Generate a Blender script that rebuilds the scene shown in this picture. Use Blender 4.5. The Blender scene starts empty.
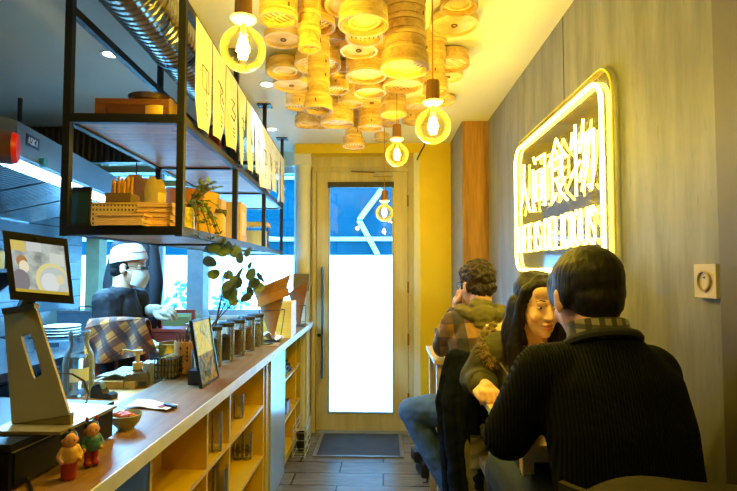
import bpy, bmesh, math, random
from mathutils import Vector, Matrix, Euler, noise as mnoise
PI = math.pi
C = bpy.context.scene.collection
SC = bpy.context.scene
random.seed(7)
V = Vector

# ---------------------------------------------------------------- camera
FPX, EYE = 500.0, 1.45
YAW, PITCH = math.atan(14.5 / 500), math.atan(22.5 / 500)
CR = Matrix.Rotation(YAW, 3, 'Z') @ Matrix.Rotation(PI / 2 + PITCH, 3, 'X')
cd = bpy.data.cameras.new('camera'); cam = bpy.data.objects.new('camera', cd); C.objects.link(cam)
cam.matrix_world = Matrix.Translation((0, 0, EYE)) @ CR.to_4x4()
cd.sensor_width = 36; cd.lens = 36 * FPX / 737; cd.clip_start = .02
SC.camera = cam

def W(px, py, d):
    """point at depth d (metres along the room) seen at a pixel"""
    v = CR @ V(((px - 368.5) / FPX, -(py - 245.5) / FPX, -1))
    t = d / v.y
    return V((v.x * t, d, EYE + v.z * t))

# ---------------------------------------------------------------- mesh builder
class MB:
    def __init__(s):
        s.bm = bmesh.new()
    def _add(s, pts, faces, M=None):
        vs = [s.bm.verts.new(M @ V(p) if M else V(p)) for p in pts]
        for f in faces:
            try: s.bm.faces.new([vs[i] for i in f])
            except ValueError: pass
        return s
    def box(s, lo, hi, M=None):
        x0, y0, z0 = lo; x1, y1, z1 = hi
        return s._add([(x0,y0,z0),(x1,y0,z0),(x1,y1,z0),(x0,y1,z0),(x0,y0,z1),(x1,y0,z1),(x1,y1,z1),(x0,y1,z1)],
                      [(3,2,1,0),(4,5,6,7),(0,1,5,4),(1,2,6,5),(2,3,7,6),(3,0,4,7)], M)
    def cbox(s, c, sz, M=None):
        return s.box([c[i]-sz[i]/2 for i in range(3)], [c[i]+sz[i]/2 for i in range(3)], M)
    def bar(s, a, b, w, h=None, up=(0,0,1)):
        a, b = V(a), V(b); h = h or w
        y = (b - a).normalized(); u = V(up)
        if abs(y.dot(u)) > .98: u = V((0,1,0)) if abs(y.y) < .9 else V((1,0,0))
        x = y.cross(u).normalized(); z = x.cross(y)
        M = Matrix((x, y, z)).transposed().to_4x4(); M.translation = a
        return s.box((-w/2, 0, -h/2), (w/2, (b-a).length, h/2), M)
    def lathe(s, prof, n=24, c=(0,0,0), M=None, a0=0, a1=2*PI):
        full = abs(a1 - a0 - 2*PI) < 1e-6
        m = n if full else n + 1
        pts, faces, ring = [], [], []
        for r, z in prof:
            if r < 1e-6:
                ring.append([len(pts)]); pts.append((c[0], c[1], c[2]+z)); continue
            ring.append(list(range(len(pts), len(pts)+m)))
            for k in range(m):
                a = a0 + (a1 - a0) * k / n
                pts.append((c[0] + r*math.cos(a), c[1] + r*math.sin(a), c[2]+z))
        for A, B in zip(ring, ring[1:]):
            for k in range(n):
                k2 = (k+1) % m
                if len(A) == 1 and len(B) == 1: continue
                if len(A) == 1: faces.append((A[0], B[k2], B[k]))
                elif len(B) == 1: faces.append((A[k], A[k2], B[0]))
                else: faces.append((A[k], A[k2], B[k2], B[k]))
        return s._add(pts, faces, M)
    def cyl(s, c, r, z0, z1, n=20, M=None, r2=None):
        r2 = r if r2 is None else r2
        return s.lathe([(0,z0),(r,z0),(r2,z1),(0,z1)], n, c, M)
    def tube(s, pts, r, n=8, closed=False, flat=1.0):
        pts = [V(p) for p in pts]; N = len(pts)
        R = r if isinstance(r, (list, tuple)) else [r]*N
        out, faces = [], []
        prev = None
        for i, p in enumerate(pts):
            if closed: t = pts[(i+1) % N] - pts[i-1]
            else: t = pts[min(i+1, N-1)] - pts[max(i-1, 0)]
            t = t.normalized() if t.length > 1e-9 else V((0,0,1))
            if prev is None:
                u = V((0,0,1)) if abs(t.z) < .9 else V((1,0,0))
                x = t.cross(u).normalized()
            else:
                x = (prev - t * prev.dot(t)); x = x.normalized() if x.length > 1e-6 else t.orthogonal().normalized()
            prev = x; y = t.cross(x)
            for k in range(n):
                a = 2*PI*k/n
                out.append(p + x*(R[i]*math.cos(a)) + y*(R[i]*flat*math.sin(a)))
        L = N if closed else N-1
        for i in range(L):
            j = (i+1) % N
            for k in range(n):
                k2 = (k+1) % n
                faces.append((i*n+k, i*n+k2, j*n+k2, j*n+k))
        if not closed:
            faces.append(tuple(range(n-1, -1, -1))); faces.append(tuple((N-1)*n+k for k in range(n)))
        return s._add(out, faces)
    def ell(s, c, r, M=None, u=16, v=10):
        if not isinstance(r, (list, tuple)): r = (r, r, r)
        prof = [(math.sin(PI*k/v), -math.cos(PI*k/v)) for k in range(v+1)]
        prof[0] = (0,-1); prof[-1] = (0,1)
        T = Matrix.Translation(V(c)) @ (M.to_4x4() if M else Matrix.Identity(4)) @ Matrix.Diagonal((*r, 1))
        return s.lathe(prof, u, (0,0,0), T)
    def cone(s, a, b, ra, rb, n=12):
        """tapered capsule"""
        a, b = V(a), V(b)
        d = b - a; L = d.length
        if L < 1e-6: return s.ell(a, ra)
        z = d / L; x = z.orthogonal().normalized(); y = z.cross(x)
        M = Matrix((x, y, z)).transposed().to_4x4(); M.translation = a
        prof = [(0,-ra)] + [(ra*math.cos(t), ra*math.sin(t)) for t in (-1.1,-.6,0)]
        prof += [(rb*math.cos(t), L + rb*math.sin(t)) for t in (0,.6,1.1)] + [(0, L+rb)]
        return s.lathe(prof, n, (0,0,0), M)
    def chain(s, pts, rs, n=12):
        for i in range(len(pts)-1): s.cone(pts[i], pts[i+1], rs[i], rs[i+1], n)
        return s
    def prism(s, poly, z0, z1, M=None):
        n = len(poly)
        pts = [(x, y, z0) for x, y in poly] + [(x, y, z1) for x, y in poly]
        faces = [tuple(range(n-1,-1,-1)), tuple(range(n, 2*n))] + [(i, (i+1)%n, n+(i+1)%n, n+i) for i in range(n)]
        return s._add(pts, faces, M)
    def loft(s, rings, cap=True, closed=True):
        n = len(rings[0]); pts = [p for r in rings for p in r]; faces = []
        for i in range(len(rings)-1):
            for k in range(n if closed else n-1):
                k2 = (k+1) % n
                faces.append((i*n+k, i*n+k2, (i+1)*n+k2, (i+1)*n+k))
        if cap:
            faces.append(tuple(range(n-1,-1,-1))); faces.append(tuple((len(rings)-1)*n+k for k in range(n)))
        return s._add(pts, faces)
    def sheet(s, fn, nu, nv, th):
        """solid cloth/paper sheet: fn(u,v) -> point, thickness th along the surface normal"""
        P = [[V(fn(i/nu, j/nv)) for j in range(nv+1)] for i in range(nu+1)]
        top, bot = [], []
        for i in range(nu+1):
            for j in range(nv+1):
                du = P[min(i+1,nu)][j] - P[max(i-1,0)][j]; dv = P[i][min(j+1,nv)] - P[i][max(j-1,0)]
                nrm = du.cross(dv); nrm = nrm.normalized() if nrm.length > 1e-12 else V((0,0,1))
                top.append(P[i][j] + nrm*th/2); bot.append(P[i][j] - nrm*th/2)
        m = nv+1; K = len(top); faces = []
        for i in range(nu):
            for j in range(nv):
                a,b,c,d = i*m+j, (i+1)*m+j, (i+1)*m+j+1, i*m+j+1
                faces.append((a,b,c,d)); faces.append((K+d,K+c,K+b,K+a))
        for i in range(nu):
            for j in (0, nv):
                a,b = i*m+j, (i+1)*m+j; faces.append((a,K+a,K+b,b) if j == 0 else (b,K+b,K+a,a))
        for j in range(nv):
            for i in (0, nu):
                a,b = i*m+j, i*m+j+1; faces.append((b,K+b,K+a,a) if i == 0 else (a,K+a,K+b,b))
        return s._add(top+bot, faces)
    def mesh(s, name, smooth=True, bevel=0, ang=35):
        bm = s.bm
        if bevel:
            es = [e for e in bm.edges if len(e.link_faces) == 2 and e.calc_face_angle(0) > .6]
            bmesh.ops.bevel(bm, geom=es, offset=bevel, segments=2, affect='EDGES', profile=.6, clamp_overlap=True)
        bmesh.ops.recalc_face_normals(bm, faces=bm.faces)
        me = bpy.data.meshes.new(name); bm.to_mesh(me); bm.free()
        if smooth:
            for p in me.polygons: p.use_smooth = True
            me.set_sharp_from_angle(angle=math.radians(ang))
        return me
    def build(s, name, mat, parent=None, smooth=True, bevel=0, ang=35, label=None):
        return link(name, s.mesh(name, smooth, bevel, ang), mat, parent, label)
    def organic(s, name, mat, parent=None, voxel=.006, it=3, label=None, factor=.5, disp=0, dscale=8):
        """one continuous surface out of overlapping shapes"""
        me = s.mesh(name, False)
        o = bpy.data.objects.new('tmp', me); C.objects.link(o)
        m = o.modifiers.new('r', 'REMESH'); m.mode = 'VOXEL'; m.voxel_size = voxel
        m = o.modifiers.new('s', 'SMOOTH'); m.iterations = it; m.factor = factor
        dg = bpy.context.evaluated_depsgraph_get(); dg.update()
        me2 = bpy.data.meshes.new_from_object(o.evaluated_get(dg)); me2.name = name
        bpy.data.objects.remove(o); bpy.data.meshes.remove(me)
        if disp:
            for v, n in [(v, v.normal.copy()) for v in me2.vertices]:
                v.co += n * disp * mnoise.fractal(v.co * dscale, 1.0, 2.0, 3)
        for p in me2.polygons: p.use_smooth = True
        return link(name, me2, mat, parent, label)

def link(name, me, mat, parent=None, label=None):
    o = bpy.data.objects.new(name, me); C.objects.link(o)
    if mat: me.materials.clear(); me.materials.append(mat)
    if parent: o.parent = parent
    if label: o['label'] = label
    return o

def thing(name, label, cat, loc=(0,0,0), rz=0, group=None):
    o = bpy.data.objects.new(name, None); C.objects.link(o)
    o.empty_display_size = .05
    o.location = loc; o.rotation_euler = (0, 0, rz)
    return tag(o, label, cat, group)
def tag(o, label, cat, group=None):
    o['label'] = label; o['category'] = cat
    if group: o['group'] = group
    return o
def struct(o):
    o['kind'] = 'structure'; return o
def dup(root, loc, rz=None, label=None, scale=None):
    r = root.copy(); C.objects.link(r); r.location = loc
    if rz is not None: r.rotation_euler = (0, 0, rz)
    if label: r['label'] = label
    if scale: r.scale = scale
    for ch in list(root.children):
        c = ch.copy(); C.objects.link(c); c.parent = r
        for g in ch.children:
            d = g.copy(); C.objects.link(d); d.parent = c
    return r
def MX(loc=(0,0,0), rx=0, ry=0, rz=0):
    return Matrix.Translation(V(loc)) @ Euler((rx, ry, rz)).to_matrix().to_4x4()

# ---------------------------------------------------------------- materials
def hexc(r, g, b):
    f = lambda c: (c/255/12.92) if c/255 <= .04045 else ((c/255+.055)/1.055)**2.4
    return (f(r), f(g), f(b), 1)
MATS = {}
class NB:
    def __init__(s, name):
        s.m = bpy.data.materials.new(name); s.m.use_nodes = True
        s.t = s.m.node_tree; s.t.nodes.clear()
        s.out = s.t.nodes.new('ShaderNodeOutputMaterial')
        s.co = s.t.nodes.new('ShaderNodeTexCoord')
    def n(s, typ, ins=None, **kw):
        x = s.t.nodes.new('ShaderNode' + typ)
        for k, v in kw.items(): setattr(x, k, v)
        for k, v in (ins or {}).items():
            if isinstance(v, bpy.types.NodeSocket): s.t.links.new(v, x.inputs[k])
            else: x.inputs[k].default_value = v
        return x
    def link(s, a, b): s.t.links.new(a, b)
    def ramp(s, fac, stops, interp='LINEAR'):
        x = s.t.nodes.new('ShaderNodeValToRGB'); s.link(fac, x.inputs[0])
        cr = x.color_ramp; cr.interpolation = interp
        while len(cr.elements) < len(stops): cr.elements.new(.5)
        for e, (p, c) in zip(cr.elements, stops):
            e.position = p; e.color = c if len(c) == 4 else (*c, 1)
        return x.outputs[0]
    def mapping(s, scale=(1,1,1), rot=(0,0,0), loc=(0,0,0), src='Object'):
        return s.n('Mapping', {'Vector': s.co.outputs[src], 'Scale': scale, 'Rotation': rot, 'Location': loc}).outputs[0]
    def mix(s, f, a, b, mode='MIX'):
        x = s.t.nodes.new('ShaderNodeMix'); x.data_type = 'RGBA'; x.blend_type = mode
        for i, v in ((0, f), (6, a), (7, b)):
            if isinstance(v, bpy.types.NodeSocket): s.link(v, x.inputs[i])
            else: x.inputs[i].default_value = v
        return x.outputs[2]
    def math(s, op, a, b=0.0):
        x = s.n('Math', operation=op)
        for i, v in ((0, a), (1, b)):
            if isinstance(v, bpy.types.NodeSocket): s.link(v, x.inputs[i])
            else: x.inputs[i].default_value = v
        return x.outputs[0]
    def bsdf(s, col, rough=.5, metal=0, bump=None, bstr=.3, bdist=.01, **ins):
        b = s.t.nodes.new('ShaderNodeBsdfPrincipled')
        d = {'Base Color': col, 'Roughness': rough, 'Metallic': metal, **ins}
        for k, v in d.items():
            if isinstance(v, bpy.types.NodeSocket): s.link(v, b.inputs[k])
            else: b.inputs[k].default_value = v
        if bump is not None:
            bp = s.n('Bump', {'Height': bump, 'Strength': bstr, 'Distance': bdist}); s.link(bp.outputs[0], b.inputs['Normal'])
        s.link(b.outputs[0], s.out.inputs[0]); return s.m

def plain(name, rgb, rough=.5, metal=0, var=.12, scale=12, bump=.0, **kw):
    if name in MATS: return MATS[name]
    b = NB(name); c = hexc(*rgb)
    nz = b.n('TexNoise', {'Vector': b.co.outputs['Object'], 'Scale': scale, 'Detail': 4.0})
    lo = tuple(x*(1-var) for x in c[:3]) + (1,); hi = tuple(min(1, x*(1+var)) for x in c[:3]) + (1,)
    col = b.ramp(nz.outputs[0], [(.3, lo), (.7, hi)])
    MATS[name] = b.bsdf(col, rough, metal, nz.outputs[0] if bump else None, bump, **kw)
    return MATS[name]
def wood(name, dark, light, axis='Y', scale=1.0, rough=.45, ring=6.0):
    if name in MATS: return MATS[name]
    b = NB(name)
    sc = {'X': (.6,8,8), 'Y': (8,.6,8), 'Z': (8,8,.6)}[axis]
    mp = b.mapping(tuple(x*scale for x in sc))
    nz = b.n('TexNoise', {'Vector': mp, 'Scale': ring*.35, 'Detail': 6.0, 'Distortion': .8})
    fine = b.n('TexNoise', {'Vector': mp, 'Scale': ring*3, 'Detail': 3.0})
    f = b.math('ADD', b.math('MULTIPLY', nz.outputs[0], .7), b.math('MULTIPLY', fine.outputs[0], .3))
    col = b.ramp(f, [(.36, hexc(*dark)), (.62, hexc(*light))])
    MATS[name] = b.bsdf(col, rough, 0, f, .15, .004); return MATS[name]
def glass(name, tint=(1,1,1), rough=.02, refl=1.0, edge=.0):
    """thin clear pane: lets light straight through, mirrors more at grazing angles"""
    if name in MATS: return MATS[name]
    b = NB(name)
    fr = b.n('Fresnel', {'IOR': 1.5}); f = b.math('MINIMUM', b.math('MULTIPLY', fr.outputs[0], refl), 1.0)
    tr = b.n('BsdfTransparent', {'Color': (*tint, 1)}); gl = b.n('BsdfGlossy', {'Color': (1,1,1,1), 'Roughness': rough})
    mx = b.n('MixShader', {0: f}); b.link(tr.outputs[0], mx.inputs[1]); b.link(gl.outputs[0], mx.inputs[2])
    last = mx.outputs[0]
    if edge:
        lw = b.n('LayerWeight', {'Blend': .35}); df = b.n('BsdfDiffuse', {'Color': (*tint, 1)})
        m2 = b.n('MixShader', {0: b.math('MULTIPLY', lw.outputs[1], edge)}); b.link(last, m2.inputs[1]); b.link(df.outputs[0], m2.inputs[2]); last = m2.outputs[0]
    b.link(last, b.out.inputs[0]); MATS[name] = b.m; return b.m
def emit(name, col, strength):
    if name in MATS: return MATS[name]
    b = NB(name); e = b.n('Emission', {'Color': (*col, 1), 'Strength': strength}); b.link(e.outputs[0], b.out.inputs[0])
    MATS[name] = b.m; return b.m
def plaid(name, base, dark, light, sx=18, thin=None, bump=.1, rot=(0,0,0)):
    b = NB(name)
    mp = b.mapping((1,1,1), rot); sp = b.n('SeparateXYZ', {0: mp})
    def stripes(out, k, ph, duty):
        fr = b.math('FRACT', b.math('ADD', b.math('MULTIPLY', out, k), ph))
        return b.math('LESS_THAN', fr, duty)
    sxx = stripes(sp.outputs[0], sx, .1, .45); szz = stripes(sp.outputs[2], sx, .3, .45)
    col = b.mix(b.math('MULTIPLY', sxx, .75), hexc(*base), hexc(*dark))
    col = b.mix(b.math('MULTIPLY', szz, .6), col, hexc(*dark))
    col = b.mix(b.math('MULTIPLY', b.math('MULTIPLY', b.math('SUBTRACT', 1.0, sxx), b.math('SUBTRACT', 1.0, szz)), .6), col, hexc(*light))
    if thin:
        t = b.math('MAXIMUM', stripes(sp.outputs[0], sx, .85, .08), stripes(sp.outputs[2], sx, .75, .08)); col = b.mix(b.math('MULTIPLY', t, .7), col, hexc(*thin))
    nz = b.n('TexNoise', {'Vector': b.co.outputs['Object'], 'Scale': 60.0})
    MATS[name] = b.bsdf(col, .85, 0, nz.outputs[0], bump, .004, **{'Sheen Weight': .2}); return MATS[name]
# ================================================================ SETTING
ZC = 2.54; XW = .78; YD = 4.49; XL = -2.75; YB = -1.6
# materials of the shell
def m_concrete():
    b = NB('grey concrete panels')
    mp = b.mapping((2.2, 2.2, .35))
    n1 = b.n('TexNoise', {'Vector': mp, 'Scale': 6.0, 'Detail': 7.0, 'Roughness': .62})
    n2 = b.n('TexNoise', {'Vector': b.mapping((1,1,.8)), 'Scale': 2.2, 'Detail': 5.0})
    n3 = b.n('TexNoise', {'Vector': b.mapping((9,9,1.2)), 'Scale': 9.0, 'Detail': 4.0})
    col = b.ramp(n1.outputs[0], [(.3, hexc(92,93,94)), (.55, hexc(122,123,124)), (.75, hexc(142,142,141))])
    col = b.mix(b.ramp(n2.outputs[0], [(.35, (0,0,0)), (.75, (.55,.55,.55))]), col, hexc(100,100,100))
    st = b.ramp(n3.outputs[0], [(.66, (0,0,0)), (.74, (.6,.6,.6))])
    col = b.mix(st, col, hexc(84,80,74))
    return b.bsdf(col, .55, 0, n1.outputs[0], .25, .006)
def m_floor():
    b = NB('dark slate plank tiles')
    br = b.n('TexBrick', {'Vector': b.mapping((1,1,1)), 'Scale': 1.0, 'Color1': hexc(116,112,110), 'Color2': hexc(96,94,94), 'Mortar': hexc(38,36,36),
                          'Mortar Size': .006, 'Brick Width': .62, 'Row Height': .2, 'Bias': 0.0}, offset=.5)
    nz = b.n('TexNoise', {'Vector': b.mapping((2,12,1)), 'Scale': 3.0, 'Detail': 6.0})
    col = b.mix(.6, br.outputs[0], b.ramp(nz.outputs[0], [(.3, hexc(80,80,80)), (.7, hexc(134,128,124))]), 'MIX')
    col = b.mix(br.outputs[1], col, hexc(30,29,29))
    h = b.math('SUBTRACT', nz.outputs[0], b.math('MULTIPLY', br.outputs[1], 1.5))
    return b.bsdf(col, .24, 0, h, .2, .004)
def m_bluetile():
    b = NB('kitchen wall tiles')
    br = b.n('TexBrick', {'Vector': b.mapping((1,1,1), (PI/2, 0, PI/2)), 'Scale': 1.0, 'Color1': hexc(96,120,135), 'Color2': hexc(84,108,124), 'Mortar': hexc(50,62,70),
                          'Mortar Size': .006, 'Brick Width': .15, 'Row Height': .15}, offset=0.0)
    return b.bsdf(br.outputs[0], .25, 0, br.outputs[1], -.2, .004)
def m_paint(name, rgb, rough=.6):
    return plain(name, rgb, rough, var=.04, scale=3, bump=.03)
white_ceiling = m_paint('off white ceiling paint', (226,222,208))
yellow_paint = m_paint('yellow paint', (222,190,22), .5)
door_paint = wood('pale ochre painted wood', (182,166,116), (204,188,138), 'Z', .6, .45)
white_paint = m_paint('white painted wood', (216,214,202), .5)
concrete = m_concrete()
black_metal = plain('black powder coated steel', (12,12,14), .5, .2, .1)
steel = plain('brushed stainless steel', (168,172,176), .28, 1, .08, 30)
dark_steel = plain('dark steel', (70,72,76), .35, .9)
clear = glass('clear window glass', (.97,.99,1), .01, .9)

def wallbox(name, lo, hi, mat):
    return struct(MB().box(lo, hi).build(name, mat, smooth=False))
wallbox('floor', (XL-.2, YB-.2, -.1), (XW+.2, YD+.12, 0), m_floor())
wallbox('ceiling', (XL-.2, YB-.2, ZC), (XW+.2, YD+.2, ZC+.1), white_ceiling)
wr = MB().box((XW, YB, 0), (XW+.15, YD, ZC)).build('wall_right', concrete, smooth=False); struct(wr)
jm = plain('dark panel joint', (30,28,26), .8)
# joints and the thicker near panel of the right wall
MB().box((XW-.0012, 2.14, 0), (XW+.01, 2.146, ZC-.001)).build('panel_joint', jm, wr, False)
MB().box((XW-.012, YB, 0), (XW+.01, 1.165, ZC-.001)).build('near_panel', m_paint('darker plaster panel', (88,84,80), .6), wr, False)
wallbox('wall_back', (XL, YB-.15, 0), (XW+.15, YB, ZC), m_paint('back wall paint', (170,160,140)))
wl = struct(MB().box((XL-.15, YB, 0), (XL, YD, ZC)).build('wall_left', m_bluetile(), smooth=False))
# front wall: opening for the door and the long shop window
XD0, XD1 = -.635, .27      # door frame outer
wf = struct(MB().box((XD1+.05, 4.33, 0), (XW, YD+.12, ZC)).build('wall_front', yellow_paint, smooth=False))
struct(MB().box((XD0-.14, 4.33, 2.455), (XD1+.05, YD+.12, ZC)).build('trim_1', yellow_paint, smooth=False))      # lintel above the door
struct(MB().box((XL, 4.62, 2.4), (XD0-.14, 4.72, ZC)).build('wall_front.001', white_paint, smooth=False))
struct(MB().box((XL, 4.60, 0), (XD0-.16, 4.74, .98)).build('wall_front.002', white_paint, smooth=False))
struct(MB().box((XL, 4.55, .98), (XD0-.16, 4.78, 1.01)).build('trim_2', white_paint, smooth=False))              # window sill
# reveal strip right of the door
struct(MB().box((XD1, 4.335, 0), (XD1+.05, YD+.1, 2.455)).build('trim_3', white_paint, bevel=.004))
# round white column left of the door, with a square capital
col = MB()
col.lathe([(0,0),(.075,0),(.075,.12),(.062,.14),(.058,2.16),(.064,2.18),(.064,2.2),(.058,2.22),(.06,2.3),(.07,2.36),(0,2.36)], 28, (XD0-.072, 4.42, 0))
col.box((XD0-.15, 4.34, 2.36), (XD0+.005, 4.5, 2.455))
struct(col.build('trim_4', white_paint, bevel=0))
struct(MB().box((XD0-.16, 4.51, 0), (XD0-.001, 4.56, 2.454)).build('trim_8', white_paint, smooth=False))
c_ = MB().tube([W(427,139,4.322), W(424,146,4.322), W(420,153,4.322), W(417,160,4.322)], .006, 8); tag(c_.build('wall_cable', plain('black cable', (20,20,20), .5)), 'short black cable running down the yellow wall beside the door lintel', 'cable')
# boxed-in wooden post in the corner of the right wall
post = struct(MB().box((.588, 3.70, 0), (XW-.001, 4.33, ZC-.001)).build('trim_5', plain('grey board', (120,116,106), .6), smooth=False))
MB().box((.592, 3.685, 0), (XW-.001, 3.70, ZC-.002)).build('front_board', wood('orange brown ply', (126,84,28), (188,136,58), 'Z', .5), post, False)
struct(MB().box((XW-.012, 1.17, 0), (XW-.001, 3.68, .07)).build('baseboard_right', plain('dark skirting', (60,58,56), .5), smooth=False))

# ---- the door
def struct_root(name):
    o = bpy.data.objects.new(name, None); C.objects.link(o); return struct(o)
dr = struct_root('door_1')
f = MB()
yd0, yd1 = 4.46, 4.56
f.box((XD0, yd0, 0), (XD0+.035, yd1, 2.455)); f.box((XD1-.045, yd0, 0), (XD1, yd1, 2.455)); f.box((XD0+.035, yd0, 2.36), (XD1-.045, yd1, 2.455))
f.box((XD0+.035, yd0+.02, 2.32), (XD1-.045, yd1, 2.36))
f.build('door_frame', door_paint, dr, bevel=.004)
f = MB(); f.box((XD0+.02, 4.525, 0), (XD0+.055, 4.56, 2.36)); f.box((XD1-.065, 4.525, 0), (XD1-.03, 4.56, 2.36)); f.box((XD0+.055, 4.525, 2.295), (XD1-.065, 4.56, 2.34)); f.build('door_stop', door_paint, dr, False)
lx0, lx1, lz1 = XD0+.04, XD1-.05, 2.315
gx0, gx1, gz0, gz1 = W(328.5,300,4.48).x, W(393.5,300,4.48).x, W(360,413,4.48).z, W(360,186,4.48).z
f = MB()
f.box((lx0, 4.47, .02), (gx0, 4.52, lz1)); f.box((gx1, 4.47, .02), (lx1, 4.52, lz1)); f.box((gx0, 4.47, .02), (gx1, 4.52, gz0)); f.box((gx0, 4.47, gz1), (gx1, 4.52, lz1))
leaf = f.build('door_leaf', door_paint, dr, bevel=.003)
MB().box((gx0, 4.49, gz0), (gx1, 4.496, gz1)).build('glass_pane', clear, dr, False)
f = MB(); e = .012
f.box((gx0, 4.462, gz0), (gx0+e, 4.487, gz1)); f.box((gx1-e, 4.462, gz0), (gx1, 4.487, gz1)); f.box((gx0+e, 4.462, gz0), (gx1-e, 4.487, gz0+e)); f.box((gx0+e, 4.462, gz1-e), (gx1-e, 4.487, gz1))
f.build('glazing_bead', plain('grey glazing bead', (150,170,180), .4), dr, bevel=.002)
MB().box((gx0-.005, 4.435, gz1-.02), (gx1+.005, 4.468, gz1+.03)).build('roller_blind', plain('dark blind', (48,48,46), .6), dr, bevel=.006)
# pull handle
hx = W(323,300,4.44).x
f = MB(); f.cyl((hx, 4.405, 0), .013, W(320,378,4.42).z, W(320,267,4.42).z, 14)
f.build('handle', plain('blue grey metal handle', (92,124,150), .3, .7), dr)
for yy in (270, 334, 372):
    z = W(320,yy,4.42).z
    MB().tube([(hx-.005,4.47,z),(hx-.005,4.405,z)], .012, 10).build('handle_mount', plain('dark metal', (58,66,76), .35, .7), dr)
MB().cyl((0,0,0), .016, 0, .012, 16, MX((W(319,335,4.47).x, 4.47, W(319,335,4.47).z), PI/2)).build('lock', plain('dark metal', (58,66,76)), dr)
a = W(378,174,4.43); 
f = MB(); f.cbox((a.x+.045, 4.44, a.z-.005), (.17, .05, .032)); f.build('door_closer', plain('silver closer', (176,170,150), .3, .8), dr, bevel=.006)
MB().bar((a.x-.03, 4.42, a.z+.012), (a.x-.24, 4.452, a.z+.03), .014, .012).build('closer_arm', plain('brown arm', (120,96,50), .4, .6), dr)
for zz in (1.28, .82, 2.05, .3):
    MB().cyl((lx1+.004, 4.464, 0), .009, zz-.05, zz+.05, 12).build('hinge', plain('brass hinge', (150,118,60), .4, .7), dr)
MB().box((XD0+.03, 4.40, 0), (XD1-.04, 4.62, .018)).build('threshold', plain('grey threshold', (140,150,155), .4, .5), dr, bevel=.004)

# ---- shop window left of the door, behind the kitchen
wn = struct_root('window_1')
wx0, wx1 = XL, XD0-.16
f = MB()
f.box((wx0, 4.64, 2.34), (wx1, 4.70, 2.4)); f.box((wx0, 4.64, 1.01), (wx1, 4.70, 1.06))
for px in (300, 292): pass
f.box((wx1-.035, 4.64, 1.06), (wx1, 4.70, 2.34))
for xx in (W(160,290,4.66).x, W(98,290,4.66).x, W(250,290,4.66).x-1.9): f.box((xx-.025, 4.64, 1.06), (xx+.025, 4.70, 2.34))
f.build('window_frame', plain('grey blue window frame', (150,172,190), .45), wn, bevel=.004)
MB().box((wx0, 4.665, 1.06), (wx1, 4.671, 2.34)).build('pane', clear, wn, False)
# line-drawn faces on the glass
f = MB()
for cx_, cy_ in ((253,275),(268,277),(280,276)):
    o = W(cx_, cy_, 4.655); r = .075
    f.tube([o + V((r*math.cos(t)*.8, 0, r*math.sin(t))) for t in [PI*(-.1+1.2*k/14) for k in range(15)]], .004, 6)
    for sx in (-1,1): f.tube([o + V((sx*.03+.012*math.cos(t), 0, .01+.008*math.sin(t))) for t in [PI*k/4 for k in range(9)]], .0025, 6)
    f.tube([o + V((.025*math.cos(t), 0, -.035+.012*math.sin(t))) for t in [PI*(1+k/6) for k in range(7)]], .003, 6)
f.build('drawn_faces', plain('dark blue window marker', (40,96,130), .6), wn)
# thick pale pier standing in the window
pier = struct(MB().box((W(190,290,4.5).x, 4.42, 0), (W(206,290,4.5).x, 4.58, ZC-.002)).build('wall_front.003', plain('pale blue grey pier', (150,170,182), .6), smooth=False))

# ---- the street outside
stone = m_paint('pale render', (236,236,232), .8)
g = MB().box((-9, YD+.12, -.12), (7, 14, -.02)).build('street', plain('pale paving', (190,190,188), .7), smooth=False); struct(g)
fa = struct(MB().box((-9, 10.0, -.02), (7, 10.4, 1.71)).build('wall_facade', stone, smooth=False))
fb = struct(MB().box((-9, 9.9, 1.71), (7, 10.4, 4.2)).build('wall_facade.001', plain('bright blue shop fascia', (3,38,49), .8, var=.1, scale=2, **{'Specular IOR Level': 0.0}), smooth=False))
struct(MB().box((-9, 10.0, 4.2), (7, 10.4, 6.4)).build('wall_facade.002', stone, smooth=False))
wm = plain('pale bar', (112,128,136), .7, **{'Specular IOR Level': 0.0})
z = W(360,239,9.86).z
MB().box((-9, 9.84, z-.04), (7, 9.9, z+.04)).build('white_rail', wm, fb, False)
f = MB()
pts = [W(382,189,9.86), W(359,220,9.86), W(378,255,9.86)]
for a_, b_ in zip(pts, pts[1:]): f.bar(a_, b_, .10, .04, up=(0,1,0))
MB.build(f, 'reflection_chevron', wm, fb, False)  # chevron-shaped reflection in the door glass, built as solid bars
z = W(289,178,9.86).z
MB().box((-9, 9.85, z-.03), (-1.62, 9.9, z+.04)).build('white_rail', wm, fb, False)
# plants in the street by the window
mp_ = plain('blue green street leaves', (70,130,150), .6)
for n_, (px, py, dd, lab) in enumerate(((180,312,5.6,'potted shrub outside the shop window behind the gloved hand'), (227,315,6.2,'low potted shrub outside the shop window behind the branch vase'))):
    o = W(px, py, dd); t = thing('street_shrub', lab, 'plant', (o.x, dd, -.02), group=None)
    f = MB(); f.lathe([(0,0),(.13,0),(.17,.32),(.15,.32),(.14,.28),(0,.28)], 18); f.build('pot', plain('terracotta street pot', (120,120,124), .7), t)
    f = MB(); st = MB(); R = random.Random(n_)
    for k in range(26):
        a = R.uniform(0, 6.28); h = R.uniform(.5, 1.25); rr = R.uniform(.03, .2)
        q = V((rr*math.cos(a), rr*math.sin(a), .28+h*.85))
        st.tube([(0,0,.27), q*.6 + V((0,0,.1)), q], .006, 5)
        for j in range(3): f.ell(q + V((R.uniform(-.05,.05), R.uniform(-.05,.05), -.07*j)), (.05,.018,.026), Euler((R.uniform(-1,1), R.uniform(-1,1), R.uniform(0,6))).to_matrix(), 8, 5)
    st.build('stem', plain('stem brown', (70,74,60), .7), t); f.build('foliage', mp_, t)

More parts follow.
